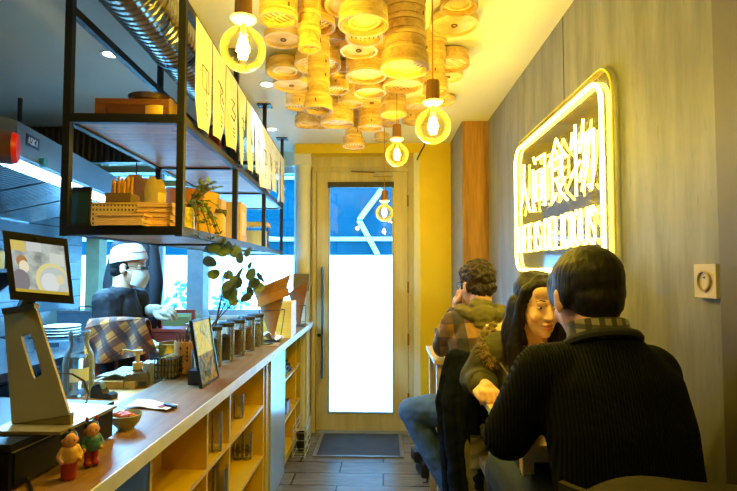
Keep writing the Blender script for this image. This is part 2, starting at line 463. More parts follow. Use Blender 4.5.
# ---- door mat in its metal frame
t = thing('door_mat', 'dark ribbed entrance mat in a metal frame inside the door', 'mat', (0,0,0))
a, b_, c_, d_ = W(321,432,1), W(401,432,1), W(401,457,1), W(313,457,1)
def onfloor(px, py, z=0):
    v = W(px, py, 1.0); k = (EYE - z)/(EYE - v.z); return V((v.x*k, k, z))
y0, y1 = onfloor(360,458).y, onfloor(360,434).y
x0, x1 = onfloor(312,458).x, onfloor(404,458).x
def m_mat():
    b = NB('ribbed dark mat'); w = b.n('TexWave', {'Vector': b.co.outputs['Object'], 'Scale': 22.0, 'Distortion': .6, 'Detail': 2.0}, bands_direction='Y')
    nz = b.n('TexNoise', {'Vector': b.co.outputs['Object'], 'Scale': 7.0, 'Detail': 5.0})
    return b.bsdf(b.mix(nz.outputs[0], hexc(28,30,34), hexc(70,70,74)), .8, 0, w.outputs[1], .6, .006)
MB().box((x0+.03, y0+.02, 0.0005), (x1-.03, y1-.01, .011)).build('mat_pile', m_mat(), t, False)
f = MB()
f.box((x0, y0, .0005), (x0+.028, y1, .013)); f.box((x1-.028, y0, .0005), (x1, y1, .013)); f.box((x0+.028, y0, .0005), (x1-.028, y0+.018, .013)); f.box((x0+.028, y1-.008, .0005), (x1-.028, y1, .013))
f.build('mat_frame', plain('aluminium mat frame', (150,152,150), .35, .8), t, bevel=.002)
# ================================================================ COUNTER, CABINETS
CX = -.71; CT = .99
walnut = wood('brown wood worktop', (96,66,36), (142,104,60), 'Y', 1.0, .42)
oak = wood('yellow oak worktop', (172,124,58), (206,160,86), 'Y', 1.0, .4)
def onz(px, py, z):
    v = W(px, py, 1.0); k = (EYE - z)/(EYE - v.z); return V((v.x*k, k, z))
t = thing('worktop', 'long brown wooden bar worktop with a pale silver front edge', 'worktop', (-.755, .3, .953))
MB().box((-.15, 0, 0), (.147, 4.03, .037)).build('top_board', walnut, t, False)
MB().box((.147, 0, -.002), (.152, 4.03, .036)).build('edge_strip', plain('silver white edge band', (206,204,206), .4, .1), t, False)
MB().box((-.15, 4.03, -.002), (.152, 4.036, .036)).build('end_strip', MATS['silver white edge band'], t, False)
f = MB(); f.cyl((.125, 3.84, 0), .013, -.953, -.002, 16); f.cyl((.125, 3.84, 0), .022, -.953, -.945, 16); f.build('leg', white_paint, t)

ypaint = plain('saturated yellow laminate', (222,180,2), .4, var=.05, scale=3)
def cabinet(name, label, y0, y1, shelves, dividers, mat=ypaint, back=True, extra=None):
    t = thing(name, label, 'cabinet', (CX, y0, 0)); L = y1 - y0; D = .185; th = .018
    f = MB()
    f.box((-D, 0, .03), (0, th, .951)); f.box((-D, L-th, .03), (0, L, .951)); f.box((-D, th, .03), (0, L-th, .08)); f.box((-D, th, .925), (0, L-th, .951))
    f.build('carcass', mat, t, False)
    MB().box((-D-.006, 0, .03), (-D, L, .951)).build('back_panel', mat, t, False)
    MB().box((-D, 0, 0), (-.03, L, .03)).build('plinth', plain('dark plinth', (34,34,36), .6), t, False)
    ys = [0] + dividers + [L-th]
    for d in dividers: MB().box((-D, d, .08), (-.001, d+th, .925)).build('divider', mat, t, False)
    for i in range(len(ys)-1):
        for z in shelves: MB().box((-D, ys[i]+th, z-.018), (-.001, ys[i+1], z)).build('shelf', mat, t, False)
    return t
t = thing('cabinet', 'closed slate blue cabinet at the near end under the worktop', 'cabinet', (CX, .32, 0))
bl = plain('slate blue laminate', (62,84,104), .5)
MB().box((-.19, 0, .03), (-.02, 1.205, .951)).build('carcass', bl, t, False)
MB().box((-.19, 0, 0), (-.05, 1.205, .03)).build('plinth', plain('dark plinth', (34,34,36), .6), t, False)
for k in range(2):
    d = MB().box((-.02, .004+k*.602, .035), (0, .602*(k+1)-.002, .948)).build('door', bl, t, bevel=.002)
    MB().cyl((0,0,0), .012, 0, .02, 12, MX((0, .54+k*.12, .8), 0, PI/2)).build('knob', dark_steel, d)
cabinet('open_cabinet', 'yellow open cubby cabinet holding drinking glasses under the worktop', 1.53, 3.0, (.64, .345), [.50, .80])
t = thing('panel_cabinet', 'pale blue white panel front between the two yellow shelf units', 'cabinet', (CX, 3.0, 0))
MB().box((-.19, 0, .0), (-.03, .06, .951)).build('dark_gap', plain('black gap board', (24,20,16), .7), t, False)
MB().box((-.19, .062, .0), (-.001, .13, .951)).build('yellow_side', ypaint, t, False)
MB().box((-.19, .131, 0), (.012, .588, .951)).build('front_panel', plain('pale satin panel', (176,194,206), .25, .3, .04, 2), t, bevel=.002)
MB().box((.0115, .30, .62), (.0127, .303, .94)).build('panel_line', plain('grey line', (110,130,150), .5), t, False)
cabinet('open_cabinet', 'yellow open shelf unit at the far door end of the worktop', 3.59, 4.33, (.64, .345), [.50])

# ---- glasses in the cubbies
tumbler = glass('drinking glass', (.96,.97,.93), .03, 1.0, .35)
def glass_prof(r, h, th=.003): return [(0,0),(r*.86,0),(r*.92,.008),(r,h),(r-th,h),(r*.92-th,.014),(0,.012)]
def tumbler_at(p, r, h, label, z, fill=None):
    t = thing('drinking_glass', label, 'glass', (p.x, p.y, z)); MB().lathe(glass_prof(r, h), 24).build('glass_body', tumbler, t)
    if fill:
        f = MB(); R = random.Random(3)
        for k in range(26):
            a = R.uniform(0,6.28); q = R.uniform(0, r*.62); f.ell((q*math.cos(a), q*math.sin(a), .024+.05*R.random()), R.uniform(.008,.011), None, 8, 6)
        f.build('contents', fill, t)
    return t
tumbler_at(onz(216.5,451,.64), .025, .17, 'tall clear glass on the upper shelf of the narrow yellow cubby', .6402)
tumbler_at(onz(219.5,512,.345), .038, .2, 'big clear glass on the lower shelf of the narrow yellow cubby', .3452)
tumbler_at(onz(238.5,418,.64), .029, .125, 'short clear glass on the upper shelf of the wide yellow cubby', .6402)
nut = plain('dark brown sticks', (84,52,22), .7)
tumbler_at(onz(238,459,.345), .03, .14, 'nearer of two glasses holding brown bits on the low shelf', .3452, nut)
p = onz(247,452,.345); p.y = 2.93; p.x = -.79
tumbler_at(p, .03, .15, 'farther of two glasses holding brown bits on the low shelf', .3452, nut)
# far unit contents
t = thing('flat_box', 'dark flat boxes stacked on the upper shelf of the far yellow unit', 'box', (-.80, 3.9, .6402))
for k in range(3): MB().cbox((0,0,.014+k*.027), (.13-.01*k,.2,.026), MX((0,0,0),0,0,.1*k-.1)).build('box', plain('dark box board', (52,48,40), .7), t, bevel=.002)
t = thing('wooden_box', 'small brown wooden box on the middle shelf of the far unit', 'box', (-.775, 3.86, .3452))
f = MB(); f.box((-.05,-.07,0),(.05,.07,.008)); f.box((-.05,-.07,.008),(-.042,.07,.09)); f.box((.042,-.07,.008),(.05,.07,.09)); f.box((-.042,-.07,.008),(.042,-.062,.09)); f.box((-.042,.062,.008),(.042,.07,.09))
f.build('box_body', wood('brown box wood', (110,66,32), (140,90,50), 'Y'), t, False)
t = thing('dark_jar', 'dark blue jar on the middle shelf beside the pale panel', 'jar', (-.765, 3.68, .3452))
MB().lathe([(0,0),(.045,0),(.05,.02),(.05,.09),(.04,.105),(0,.105)],20).build('jar_body', plain('dark blue glaze', (30,58,76), .3), t)
MB().lathe([(0,.105),(.042,.105),(.042,.12),(0,.122)],20).build('lid', plain('black lid', (24,24,26), .4), t)
t = thing('white_bottle', 'white plastic bottle on the bottom shelf of the far unit', 'bottle', (-.755, 4.2, .0802))
MB().lathe([(0,0),(.03,0),(.032,.01),(.032,.13),(.012,.16),(.012,.175),(0,.175)],18).build('bottle_body', plain('milk white plastic', (200,210,205), .4), t)
MB().lathe([(0,.175),(.014,.175),(.014,.2),(0,.2)],14).build('cap', plain('dark green cap', (30,60,50), .4), t)
# wire rack with dark cups on the floor
t = thing('wire_rack', 'white wire rack standing on the floor at the worktop end', 'rack', (-.645, 4.02, 0))
f = MB(); wx, wy, hh = .046, .15, .235
for sx in (-1,1):
    for sy in (-1,1): f.tube([(sx*wx, sy*wy, 0), (sx*wx, sy*wy, hh)], .004, 8)
for z in (.012, .07, .13, .19, .232): f.tube([(wx,wy,z),(-wx,wy,z),(-wx,-wy,z),(wx,-wy,z)], .0025, 6, True)
for k in range(5): f.tube([(-wx, -wy+.05+k*.05, .012), (wx, -wy+.05+k*.05, .012)], .002, 6)
f.build('wire_frame', plain('white wire', (190,200,206), .4), t)
cupm = plain('black stoneware', (26,26,32), .35)
for k in range(2):
    t = thing('dark_bowl', ['lower dark bowl of the pair stacked in the wire rack', 'upper dark bowl of the pair stacked in the wire rack'][k], 'bowl', (-.645, 3.98, .0155+k*.073), group='dark bowls in the wire rack')
    MB().lathe([(0,0),(.022,0),(.022,.006),(.036,.03),(.04,.07),(.0365,.07),(.033,.034),(0,.012)],24).build('bowl_body', cupm, t)

# ---- kitchen prep counter behind the bar, yellow wood top
t = thing('prep_counter', 'yellow wooden prep counter behind the bar under the carafe', 'counter', (-1.12, .35, 0))
MB().box((-.08, 0, .925), (.207, 2.35, .96)).build('top_board', oak, t, bevel=.003)
MB().box((-.06, .02, .08), (.19, 2.33, .924)).build('body', plain('grey kitchen carcass', (96,104,110), .4, .5), t, False)
for k in range(4):
    d = MB().box((-.078, .03+k*.575, .1) , (-.061, .59+k*.575, .91)).build('door', steel, t, bevel=.003)
    MB().bar((-.09, .5+k*.575, .55), (-.09, .5+k*.575, .75), .012).build('handle', dark_steel, d)
for x in (-.03, .15):
    for y in (.08, 2.27): MB().cyl((x, y, 0), .02, 0, .08, 12).build('foot', dark_steel, t)
t = thing('serving_counter', 'grey steel counter behind the far half of the bar', 'counter', (-1.02, 2.75, 0))
MB().box((-.3, 0, .94), (.107, 1.7, .97)).build('top_board', steel, t, bevel=.003)
MB().box((-.28, .02, .0), (.09, 1.68, .939)).build('body', plain('grey kitchen carcass', (96,104,110)), t, False)
SZ = .97

# ================================================================ ON THE BAR, NEAR END
blackp = plain('black plastic', (20,20,21), .38, 0, .1)
# cash drawer
t = thing('cash_drawer', 'black metal cash drawer under the tablet stand', 'cash drawer', (-.748, 1.19, CT+.0005), rz=-.09)
MB().box((-.36, -.17, .004), (-.003, .17, .078)).build('drawer_case', plain('black painted steel', (20,20,20), .35, .3), t, bevel=.003)
MB().box((-.36, -.17, .081), (0, .17, .097)).build('top_plate', plain('black gloss lid', (10,10,11), .42, 0, **{'Specular IOR Level': .25}), t, bevel=.004)
MB().box((-.003, -.165, .0785), (.002, .168, .081)).build('trim', plain('pale metal trim', (176,160,110), .3, .8), t)
MB().box((-.003, -.16, .008), (.0015, .16, .074)).build('drawer', plain('black painted steel', (20,20,20)), t, bevel=.002)
for x, y in ((-.33,-.14),(-.33,.14),(-.03,-.14),(-.03,.14)): MB().cyl((x,y,0), .012, 0, .005, 10).build('foot', blackp, t)
ZB = CT + .0975
# stand: slotted plate leaning back + foot plate
stm = plain('champagne grey stand metal', (150,132,78), .45, .5, .05)
t = thing('tablet_stand', 'champagne metal tablet stand with a long slot on the cash drawer', 'stand', (-.90, 1.2, ZB))
A = [W(6,321,1.27), W(39,313,1.27), W(70,405,1.17), W(16,437,1.09)]
def plate_from(px_top0, px_top1, px_b0, px_b1): pass
# plate in local frame: build from pixel-fitted corners on one plane
p0, p1, p2 = W(5,314,1.24), W(37,309,1.24), W(13,424,1.13)
o3 = V((-.90, 1.2, ZB)); p0 -= o3; p1 -= o3; p2 -= o3
u = (p1 - p0); v = (p2 - p0); nn = u.cross(v).normalized()
def PL(a, b, k=0): return p0 + u*a + v*b + nn*k
wd = 1.0
outer = [(0,.02),(.03,0),(.97,0),(1.0,.02),(1.62,.86),(1.72,1.0),(0.0,1.0)]
f = MB(); h = .0045
# plate with slot: ring of quads between outline and slot
def lerp(a,b,t): return a+(b-a)*t
slot = []
N = 48
def outl(s):
    # param 0..1 around plate
    pts = [(0,0),(1,0),(1.62,1),(0,1)]
    per = s*4; i = int(per) % 4; fr = per-int(per); a = pts[i]; b = pts[(i+1)%4]
    return (lerp(a[0],b[0],fr), lerp(a[1],b[1],fr))
def slt(s):
    pts = [(.50,.17),(.70,.17),(1.06,.66),(.80,.66)]
    pts = [(.44,.24),(.76,.22),(1.0,.62),(.72,.66)]
    per = s*4; i = int(per) % 4; fr = per-int(per); a = pts[i]; b = pts[(i+1)%4]
    x, y = lerp(a[0],b[0],fr), lerp(a[1],b[1],fr)
    cx_, cy_ = .73, .435
    k = 1 - .10*abs(2*fr-1)**6
    return (cx_+(x-cx_)*k, cy_+(y-cy_)*k)
rings = []
for fn, kk in ((outl,h),(slt,h),(slt,-h),(outl,-h)):
    rings.append([PL(*fn(s/N), kk) for s in range(N)])
rings.append(rings[0])
f.loft(rings, cap=False)
f.build('slotted_plate', stm, t, bevel=0, ang=30)
# foot plate lying on the drawer
b0, b1 = PL(0,1), PL(1.62,1)
zb = .0
f = MB(); f.loft([[V((b0.x-.02, b0.y-.05, .001)), V((b1.x+.01, b1.y-.05, .001)), V((b1.x+.02, b1.y+.16, .001)), V((b0.x-.02, b0.y+.19, .001))],
                  [V((b0.x-.02, b0.y-.05, .008)), V((b1.x+.01, b1.y-.05, .008)), V((b1.x+.02, b1.y+.16, .008)), V((b0.x-.02, b0.y+.19, .008))]])
f.build('foot_plate', stm, t)
f = MB(); f.loft([[V((b0.x,b0.y,0)),V((b1.x,b1.y,0)),V((b1.x,b1.y+.012,0)),V((b0.x,b0.y+.012,0))],[b0+V((0,0,.005)),b1+V((0,0,.005)),b1+V((0,.012,.005)),b0+V((0,.012,.005))]]); f.build('bend', stm, t)
MB().bar(PL(.0,-.03,.0), PL(1.0,-.03,.0), .02, .014).build('hinge_bar', plain('grey hinge', (120,124,122), .3, .7), t)
# tablet
q0, q1, q3 = W(2,230,1.14), W(67,239,1.22), W(17,300,1.16)
t2 = thing('tablet', 'customer display tablet showing a bamboo steamer, tilted on the slotted stand', 'tablet', (q3.x, q3.y, q3.z))
u2 = q1 - q0; v2 = q3 - q0; v2 = v2 - u2.normalized()*v2.dot(u2.normalized()) * .25; n2 = u2.cross(v2).normalized()
if n2.y > 0: n2 = -n2
q0 -= q3
def SQ(a, b, k=0): return q0 + u2*a + v2*b + n2*k
def slab(f, a0, b0, a1, b1, k0, k1):
    f.loft([[SQ(a0,b0,k),SQ(a1,b0,k),SQ(a1,b1,k),SQ(a0,b1,k)] for k in (k0,k1)]); return f
f = slab(MB(), 0,0,1,1,-.012,0); f.build('case', plain('dark tablet case', (30,29,26), .35), t2, bevel=.003)
def m_screen():
    b = NB('lit tablet screen'); sp = b.n('SeparateXYZ', {0: b.co.outputs['UV']})
    u_, v_ = sp.outputs[0], sp.outputs[1]
    nz = b.n('TexNoise', {'Vector': b.co.outputs['UV'], 'Scale': 5.0, 'Detail': 3.0})
    bg = b.ramp(nz.outputs[0], [(.3, hexc(120,126,120)), (.6, hexc(176,184,176)), (.8, hexc(146,160,170))])
    def disc(cx, cy, rx, ry):
        a = b.math('POWER', b.math('DIVIDE', b.math('SUBTRACT', u_, cx), rx), 2.0); c = b.math('POWER', b.math('DIVIDE', b.math('SUBTRACT', v_, cy), ry), 2.0)
        return b.math('LESS_THAN', b.math('ADD', a, c), 1.0)
    def rect(x0,x1,y0,y1):
        a = b.math('MULTIPLY', b.math('GREATER_THAN', u_, x0), b.math('LESS_THAN', u_, x1)); c = b.math('MULTIPLY', b.math('GREATER_THAN', v_, y0), b.math('LESS_THAN', v_, y1))
        return b.math('MULTIPLY', a, c)
    cc = b.mix(rect(0,.26,.8,1), bg, hexc(196,176,96)); cc = b.mix(rect(.28,.56,.82,1), cc, hexc(186,190,186)); cc = b.mix(rect(.7,.98,.58,.82), cc, hexc(190,196,186))
    cc = b.mix(disc(.72,.26,.33,.36), cc, hexc(206,196,136)); cc = b.mix(disc(.74,.25,.27,.29), cc, hexc(176,186,182))
    cc = b.mix(disc(.66,.22,.17,.2), cc, hexc(200,206,204)); cc = b.mix(disc(.86,.3,.08,.1), cc, hexc(206,196,150))
    cc = b.mix(disc(.17,.6,.1,.12), cc, hexc(160,120,74)); cc = b.mix(disc(.2,.5,.09,.12), cc, hexc(214,206,176))
    cc = b.mix(disc(.12,.22,.16,.22), cc, hexc(120,116,120)); cc = b.mix(rect(0,1,0,.06), cc, hexc(176,150,50))
    e = b.n('Emission', {'Color': cc, 'Strength': .9}); gl = b.n('BsdfGlossy', {'Roughness': .08, 'Color': (.05,.05,.05,1)})
    ad = b.n('AddShader'); b.link(e.outputs[0], ad.inputs[0]); b.link(gl.outputs[0], ad.inputs[1]); b.link(ad.outputs[0], b.out.inputs[0]); return b.m
def uvquad(name, pts, mat, parent, uv=((0,1),(1,1),(1,0),(0,0))):
    me = bpy.data.meshes.new(name); me.from_pydata([tuple(p) for p in pts], [], [(0,1,2,3)]); l = me.uv_layers.new()
    for i in range(4): l.data[i].uv = uv[i]
    return link(name, me, mat, parent)
uvquad('screen', [SQ(.10,.12,.0008),SQ(.93,.12,.0008),SQ(.93,.87,.0008),SQ(.10,.87,.0008)], m_screen(), t2)
MB().cyl((0,0,0), .004, 0, .002, 10, MX(SQ(.5,.06,.0), PI/2)).build('camera_lens', blackp, t2)
# arm from the tablet's back down to the stand's hinge
st_ = bpy.data.objects['tablet_stand']
MB().bar(SQ(.42,.75,-.012)+q3-o3, PL(.5,-.03)+V((0,.012,0)), .03, .016).build('neck', plain('grey hinge', (120,124,122)), st_, bevel=.003)

# small terminal at the lower left corner
t = thing('card_terminal', 'dark card terminal with a yellow tab at the near counter end', 'terminal', (-.80, .985, CT+.0005), rz=.05)
MB().box((-.09,-.05,0),(0.0,.03,.085)).build('terminal_body', plain('dark grey plastic', (44,50,52), .4), t, bevel=.006)
MB().box((-.0005,-.046,.006),(.0012,.026,.076)).build('front_frame', plain('grey green frame', (74,86,82), .4), t, bevel=.0005)
MB().box((.0008,-.042,.010),(.002,.022,.072)).build('screen', plain('black screen', (18,22,24), .1), t, False)
MB().box((-.06,-.03,.085),(-.005,.01,.097)).build('tab', plain('bright yellow tab', (236,196,40), .5), t, bevel=.003)
c = MB(); pts = [onz(2,472,1.02), onz(12,466,1.02), onz(24,474,1.005), onz(30,485,.996), onz(33,498,.996)]
c.tube([p + V((0,0,0)) for p in pts], .0035, 8); tag(c.build('cable', blackp), 'black cable looping in front of the cash drawer', 'cable')
c = MB(); pts = [W(58,373,1.36), W(72,374,1.38), W(84,381,1.38), W(89,391,1.36), W(86,401,1.32)]; pts[-1].z = ZB+.004; pts[-2].z = ZB+.018
c.tube(pts, .0026, 8); tag(c.build('cable', blackp), 'thin black cable arching from the tablet stand over the drawer', 'cable')

# figurines (plain painted dolls)
skin_p = plain('painted skin', (206,142,98), .35); red_p = plain('painted red', (150,40,26), .35); blk_p = plain('painted black', (24,26,34), .3)
def doll(loc, rz, top, label, kind):
    t = thing('figurine', label, 'figurine', loc, rz, 'painted figurines on the bar'); h = .1; t.scale = (.74,.74,.96)
    f = MB()
    for s in (-1,1):
        f.cone((s*.0105,0,.012),(s*.010,0,.045),.0125 if kind == 0 else .0085,.012)
        if kind: f.ell((s*.012,-.006,.009),(.012,.016,.009))
    if kind == 0:
        f.lathe([(0,0),(.02,0),(.021,.01),(.0235,.045),(0,.048)],20)
    f.organic('trousers', red_p, t, .0025, 3)
    f = MB(); f.lathe([(0,.036),(.0235,.038),(.025,.05),(.022,.066),(.015,.074),(0,.075)],20)
    for s in (-1,1): f.chain([(s*.019,0,.068),(s*.029,-.004,.053),(s*.024,-.016,.045)], [.008,.007,.006])
    f.organic('tunic', top, t, .0025, 3)
    f = MB(); f.ell((0,-.002,.087),(.02,.0195,.0195)); f.ell((0,-.021,.084),.0025)
    for s in (-1,1): f.ell((s*.020,0,.086),(.004,.004,.006)); f.ell((s*.024,-.018,.044),.006)
    f.organic('head', skin_p, t, .002, 2)
    f = MB(); f.ell((0,.004,.0935),(.0215,.0205,.016)); 
    f.ell((0,.012,.085),(.017,.012,.014))
    f.organic('hair', blk_p, t, .002, 2)
    f = MB()
    if kind:
        for s in (-1,1): f.ell((s*.014,.002,.112),(.005,.004,.007)); 
    else: f.ell((.0,.0,.109),(.006,.006,.005))
    f.build('hair_bow', red_p if kind else blk_p, t)
    f = MB()
    for s in (-1,1): f.ell((s*.0075,-.0205,.089),.0018)
    f.build('eyes', blk_p, t)
p = onz(69,479,CT); doll((p.x,p.y,CT+.0005), .75, plain('painted tan top', (196,146,84), .4), 'figurine with a tan top and red trousers, nearer of the two', 0)
p = onz(91,466,CT); doll((p.x,p.y,CT+.0005), .75, plain('painted teal tunic', (52,96,112), .4), 'figurine with a teal tunic, red shoes and red hair bows', 1)

# bowl
p = onz(126,429,CT); t = thing('small_bowl', 'small patterned bowl of orange sweets beside the cash drawer', 'bowl', (p.x,p.y,CT+.0005))
def m_bowl():
    b = NB('greenish cream glaze'); w = b.n('TexWave', {'Vector': b.co.outputs['Object'], 'Scale': 60.0, 'Distortion': 2.0}, bands_direction='Z')
    return b.bsdf(b.mix(b.math('MULTIPLY', w.outputs[1], .5), hexc(168,168,128), hexc(92,104,86)), .3)
MB().lathe([(0,0),(.022,0),(.022,.004),(.036,.02),(.043,.042),(.041,.043),(.033,.021),(0,.008)],32).build('bowl_body', m_bowl(), t)
f = MB(); R = random.Random(2)
for k in range(16):
    a = R.uniform(0,6.28); q = R.uniform(0,.026); f.ell((q*math.cos(a), q*math.sin(a), .037+.007*R.random()), (.011,.008,.007), Euler((0,0,R.uniform(0,3))).to_matrix(), 8, 6)
sw = f.build('sweets', plain('orange red sweets', (196,90,50), .4), t); sw['kind'] = 'stuff'
# folded napkin sleeve with pen
p = onz(150,408,CT); t = thing('paper_sleeve', 'white paper sleeve with red stripe and dark pen lying on the bar', 'paper', (p.x,p.y,CT+.0005), rz=-.25)
MB().sheet(lambda a,b: V((-.075+.16*a, -.03+.06*b + .012*math.sin(a*3), .004+.012*(1-a)**2*b+.004*math.sin(a*5)**2)), 16, 4, .002).build('sleeve', plain('white paper', (228,214,200), .7), t)
MB().box((.038,-.012,.0085),(.058,.012,.0105)).build('red_stripe', plain('red print', (160,50,50), .6), t)
MB().tube([(.05,.008,.013),(.10,-.0,.010)], .006, 10).build('pen', plain('dark blue pen', (36,48,70), .3), t)

# carafe with water
p = onz(78,395,.96); t = thing('carafe', 'clear glass water carafe behind the cash drawer', 'carafe', (p.x,p.y,.9605))
MB().lathe([(0,0),(.052,0),(.055,.01),(.055,.12),(.05,.155),(.036,.185),(.033,.2),(.037,.222),(.038,.245),(.035,.245),(.034,.222),(.03,.2),(.033,.184),(.047,.153),(.052,.12),(.052,.012),(0,.010)],32).build('glass_body', glass('carafe glass', (.93,.97,.97), .02, 1.3, .45), t)
MB().lathe([(0,.012),(.0505,.013),(.0505,.12),(.046,.15),(0,.15)],32).build('water', glass('water', (.86,.94,.97), .01, 1.2, .25), t)
MB().sheet(lambda a,b: V((.0562*math.sin((a-.5)*1.2+.6), -.0562*math.cos((a-.5)*1.2+.6), .06+.05*b)), 8, 2, .0006).build('white_label', plain('white print', (214,222,224), .5), t)
# dark tape dispenser / glasses holder
p = onz(104,398,.96); t = thing('tape_dispenser', 'small black tape dispenser behind the bowl', 'tape dispenser', (p.x,p.y,.9605), rz=-.3)
f = MB(); f.prism([(-.05,0),(.05,0),(.05,.018),(.03,.025),(.012,.018),(-.012,.045),(-.04,.045),(-.05,.03)], -.016, .016, MX((0,0,0), PI/2)); f.build('dispenser_body', plain('black navy plastic', (26,32,44), .3), t, bevel=.003)
MB().lathe([(.012,-.009),(.022,-.009),(.022,.009),(.012,.009),(.012,-.009)],20,(0,0,0),MX((-.022,0,.04),PI/2)).build('tape_roll', plain('grey tape', (130,150,160), .3), t)
# yellow board with cloth
p = onz(108,388,.96); t = thing('cutting_board', 'yellow wooden cutting board under a folded cloth', 'cutting board', (p.x+.02,p.y+.08,.9605))
MB().box((-.08,-.10,0),(.10,.10,.03)).build('board', oak, t, bevel=.003)
f = MB(); f.sheet(lambda a,b: V((-.08+.15*a, -.08+.14*b, .006+.02*math.sin(a*2.8)*(.6+.4*b)+.003*math.sin(a*14+b*4))), 20, 8, .004)
c = f.build('folded_cloth', plain('pale blue cloth', (156,176,176), .9)); c.location = (p.x+.025,p.y+.08,.9945); tag(c, 'pale blue folded cloth lying on the cutting board', 'cloth')
# soap pump bottle
p = onz(137,386,.96); t = thing('pump_bottle', 'square glass pump bottle with cream pump', 'bottle', (p.x,p.y,.9605), rz=.35)
f = MB(); f.loft([[V((sx*w, sy*w, z)) for sx, sy in ((-1,-1),(1,-1),(1,1),(-1,1))] for w, z in ((.043,0),(.046,.006),(.046,.04),(.036,.058),(.016,.066),(.016,.07))])
f.build('bottle_body', plain('smoky beige plastic', (128,112,86), .25, **{'Transmission Weight': .3}), t, bevel=.004)
MB().box((.01,-.0475,.008),(.04,-.0458,.026)).build('label_patch', plain('black sticker', (28,26,24), .4), t)
cr = plain('cream plastic', (214,184,132), .35)
f = MB(); f.lathe([(0,.07),(.019,.07),(.019,.098),(.008,.1),(.008,.135),(0,.135)],20); f.build('pump_collar', cr, t)
f = MB(); f.box((-.018,-.012,.135),(.018,.012,.148)); f.bar((-.01,0,.142),(-.055,0,.15),.011,.008); f.bar((-.054,0,.152),(-.058,0,.134),.009,.008); f.build('pump_head', cr, t, bevel=.002)
# plaid cloth over a red-brown chair back
t = thing('wooden_chair', 'red brown bent wood chair back behind the prep counter', 'chair', (-1.39, 2.60, 0))
ch = wood('red brown bentwood', (120,50,28), (160,76,44), 'Z')
f = MB(); arc = [V((.17*math.cos(a), 0, .86+.30*math.sin(a))) for a in [PI*k/16 for k in range(17)]]
f.tube([V((.17,-.04,.5))]+arc+[V((-.17,-.04,.5))], .016, 10); f.build('back_hoop', ch, t)
f = MB(); 
for k in (-1,0,1): f.tube([(k*.1,-.03,.5),(k*.1,0,1.12 if k == 0 else 1.08)], .009, 8)
f.build('back_spindle', ch, t)
MB().lathe([(0,.47),(.17,.47),(.18,.485),(.17,.5),(0,.5)],28,(0,-.18,0)).build('seat', ch, t)
for x,y in ((-.12,-.30),(.12,-.30),(-.12,-.06),(.12,-.06)): MB().tube([(x*1.2,(y+.18)*1.2-.18,0),(x,y,.47)], [.013,.017], 10).build('leg', ch, t)
pl = plaid('mustard and brown plaid cloth', (150,72,10), (44,20,12), (186,112,16), 13, (30,18,15), .15, (0,.65,0))
f = MB()
def drape(a, b):
    x = -.15 + .30*a
    s = b*.44 - .16                        # distance along the cloth from the hoop's top
    fold = .028*math.sin(a*13+b*4)*min(1,abs(s)*4)+.012*math.sin(a*5-b*7)*min(1,abs(s)*4)
    if s < -.05: y, z = .045+fold, 1.185+s*.8
    elif s > .05: y, z = -.05-.10*(s-.05)-fold, 1.185-(s-.05)*.82
    else:
        k = s/.05*PI/2; y, z = -.045*math.sin(k), 1.15+.042*math.cos(k)
    z -= .45*(x*x) + .05*math.sin(a*4)*max(0,s)
    return V((x*(1+.6*max(0,s)) + .16*max(0,s), y, z + (.05*(a-.5) if s > .05 else 0)))
f.sheet(drape, 30, 26, .006)
c = f.build('plaid_cloth', pl); c.location = (-1.385, 2.60, 0); tag(c, 'mustard and brown plaid cloth draped over the bent wood chair', 'cloth')

# gold pot
goldm = plain('gold metal', (196,150,50), .25, .9)
p = onz(160,352,.96); t = thing('brass_pot', 'gold coloured metal pot behind the plaid cloth', 'pot', (-1.09, 2.57, .9605))
MB().lathe([(0,0),(.056,0),(.06,.006),(.062,.10),(.066,.105),(.059,.105),(.057,.01),(0,.008)],28).build('pot_body', goldm, t)
for s in (-1,1): MB().tube([(s*.06,-.02,.08),(s*.085,-.015,.085),(s*.085,.015,.085),(s*.06,.02,.08)], .005, 8).build('handle', goldm, t)
# napkin box, black wire basket, chopstick cup
p = onz(151,383,.96); t = thing('napkin_block', 'white block of napkins between pump bottle and chopstick cup', 'napkins', (p.x,p.y+.02,.9605), rz=.2)
for k in range(8): MB().box((-.035+k*.009,-.035,0),(-.027+k*.009,.035,.088-.002*(k%3))).build('napkin', plain('grey white tissue', (190,196,202), .9), t, False)
p = onz(170,378,CT); t = thing('wire_basket', 'black wire basket of small packets beside the chopstick cup', 'basket', (p.x-.01,p.y+.03,CT+.0005), rz=.0)
f = MB(); w, dd, hh = .042, .06, .085
for z in (.003,.03,.057,.083): f.tube([(w,dd,z),(-w,dd,z),(-w,-dd,z),(w,-dd,z)], .0025, 6, True)
for k in range(7):
    x = -w+2*w*k/6
    f.tube([(x,-dd,.083),(x,-dd,.003),(x,dd,.003),(x,dd,.083)], .002, 6)
for k in range(6):
    y = -dd+2*dd*k/5; f.tube([(-w,y,.083),(-w,y,.003),(w,y,.003),(w,y,.083)], .002, 6)
f.build('wire_frame', black_metal, t)
f = MB(); R = random.Random(5)
for k in range(10): f.box((-.03+.006*k,-.05,.006),(-.026+.006*k,.05,.07+.02*R.random()))
f.build('packets', plain('mixed yellow packets', (136,120,60), .5, var=.5, scale=40), t, False)
p = onz(184,373,CT); t = thing('chopstick_cup', 'tan ceramic cup with black characters holding chopsticks and spoons', 'cup', (p.x,p.y,CT+.0005), rz=.1)
cupc = plain('tan ceramic', (196,146,96), .45)
MB().lathe([(0,0),(.04,0),(.041,.004),(.043,.14),(.0395,.14),(.037,.008),(0,.006)],32).build('cup_body', cupc, t)
f = MB()
def oncup(ang, z, r=.0432): return V((r*math.sin(ang), -r*math.cos(ang), z))
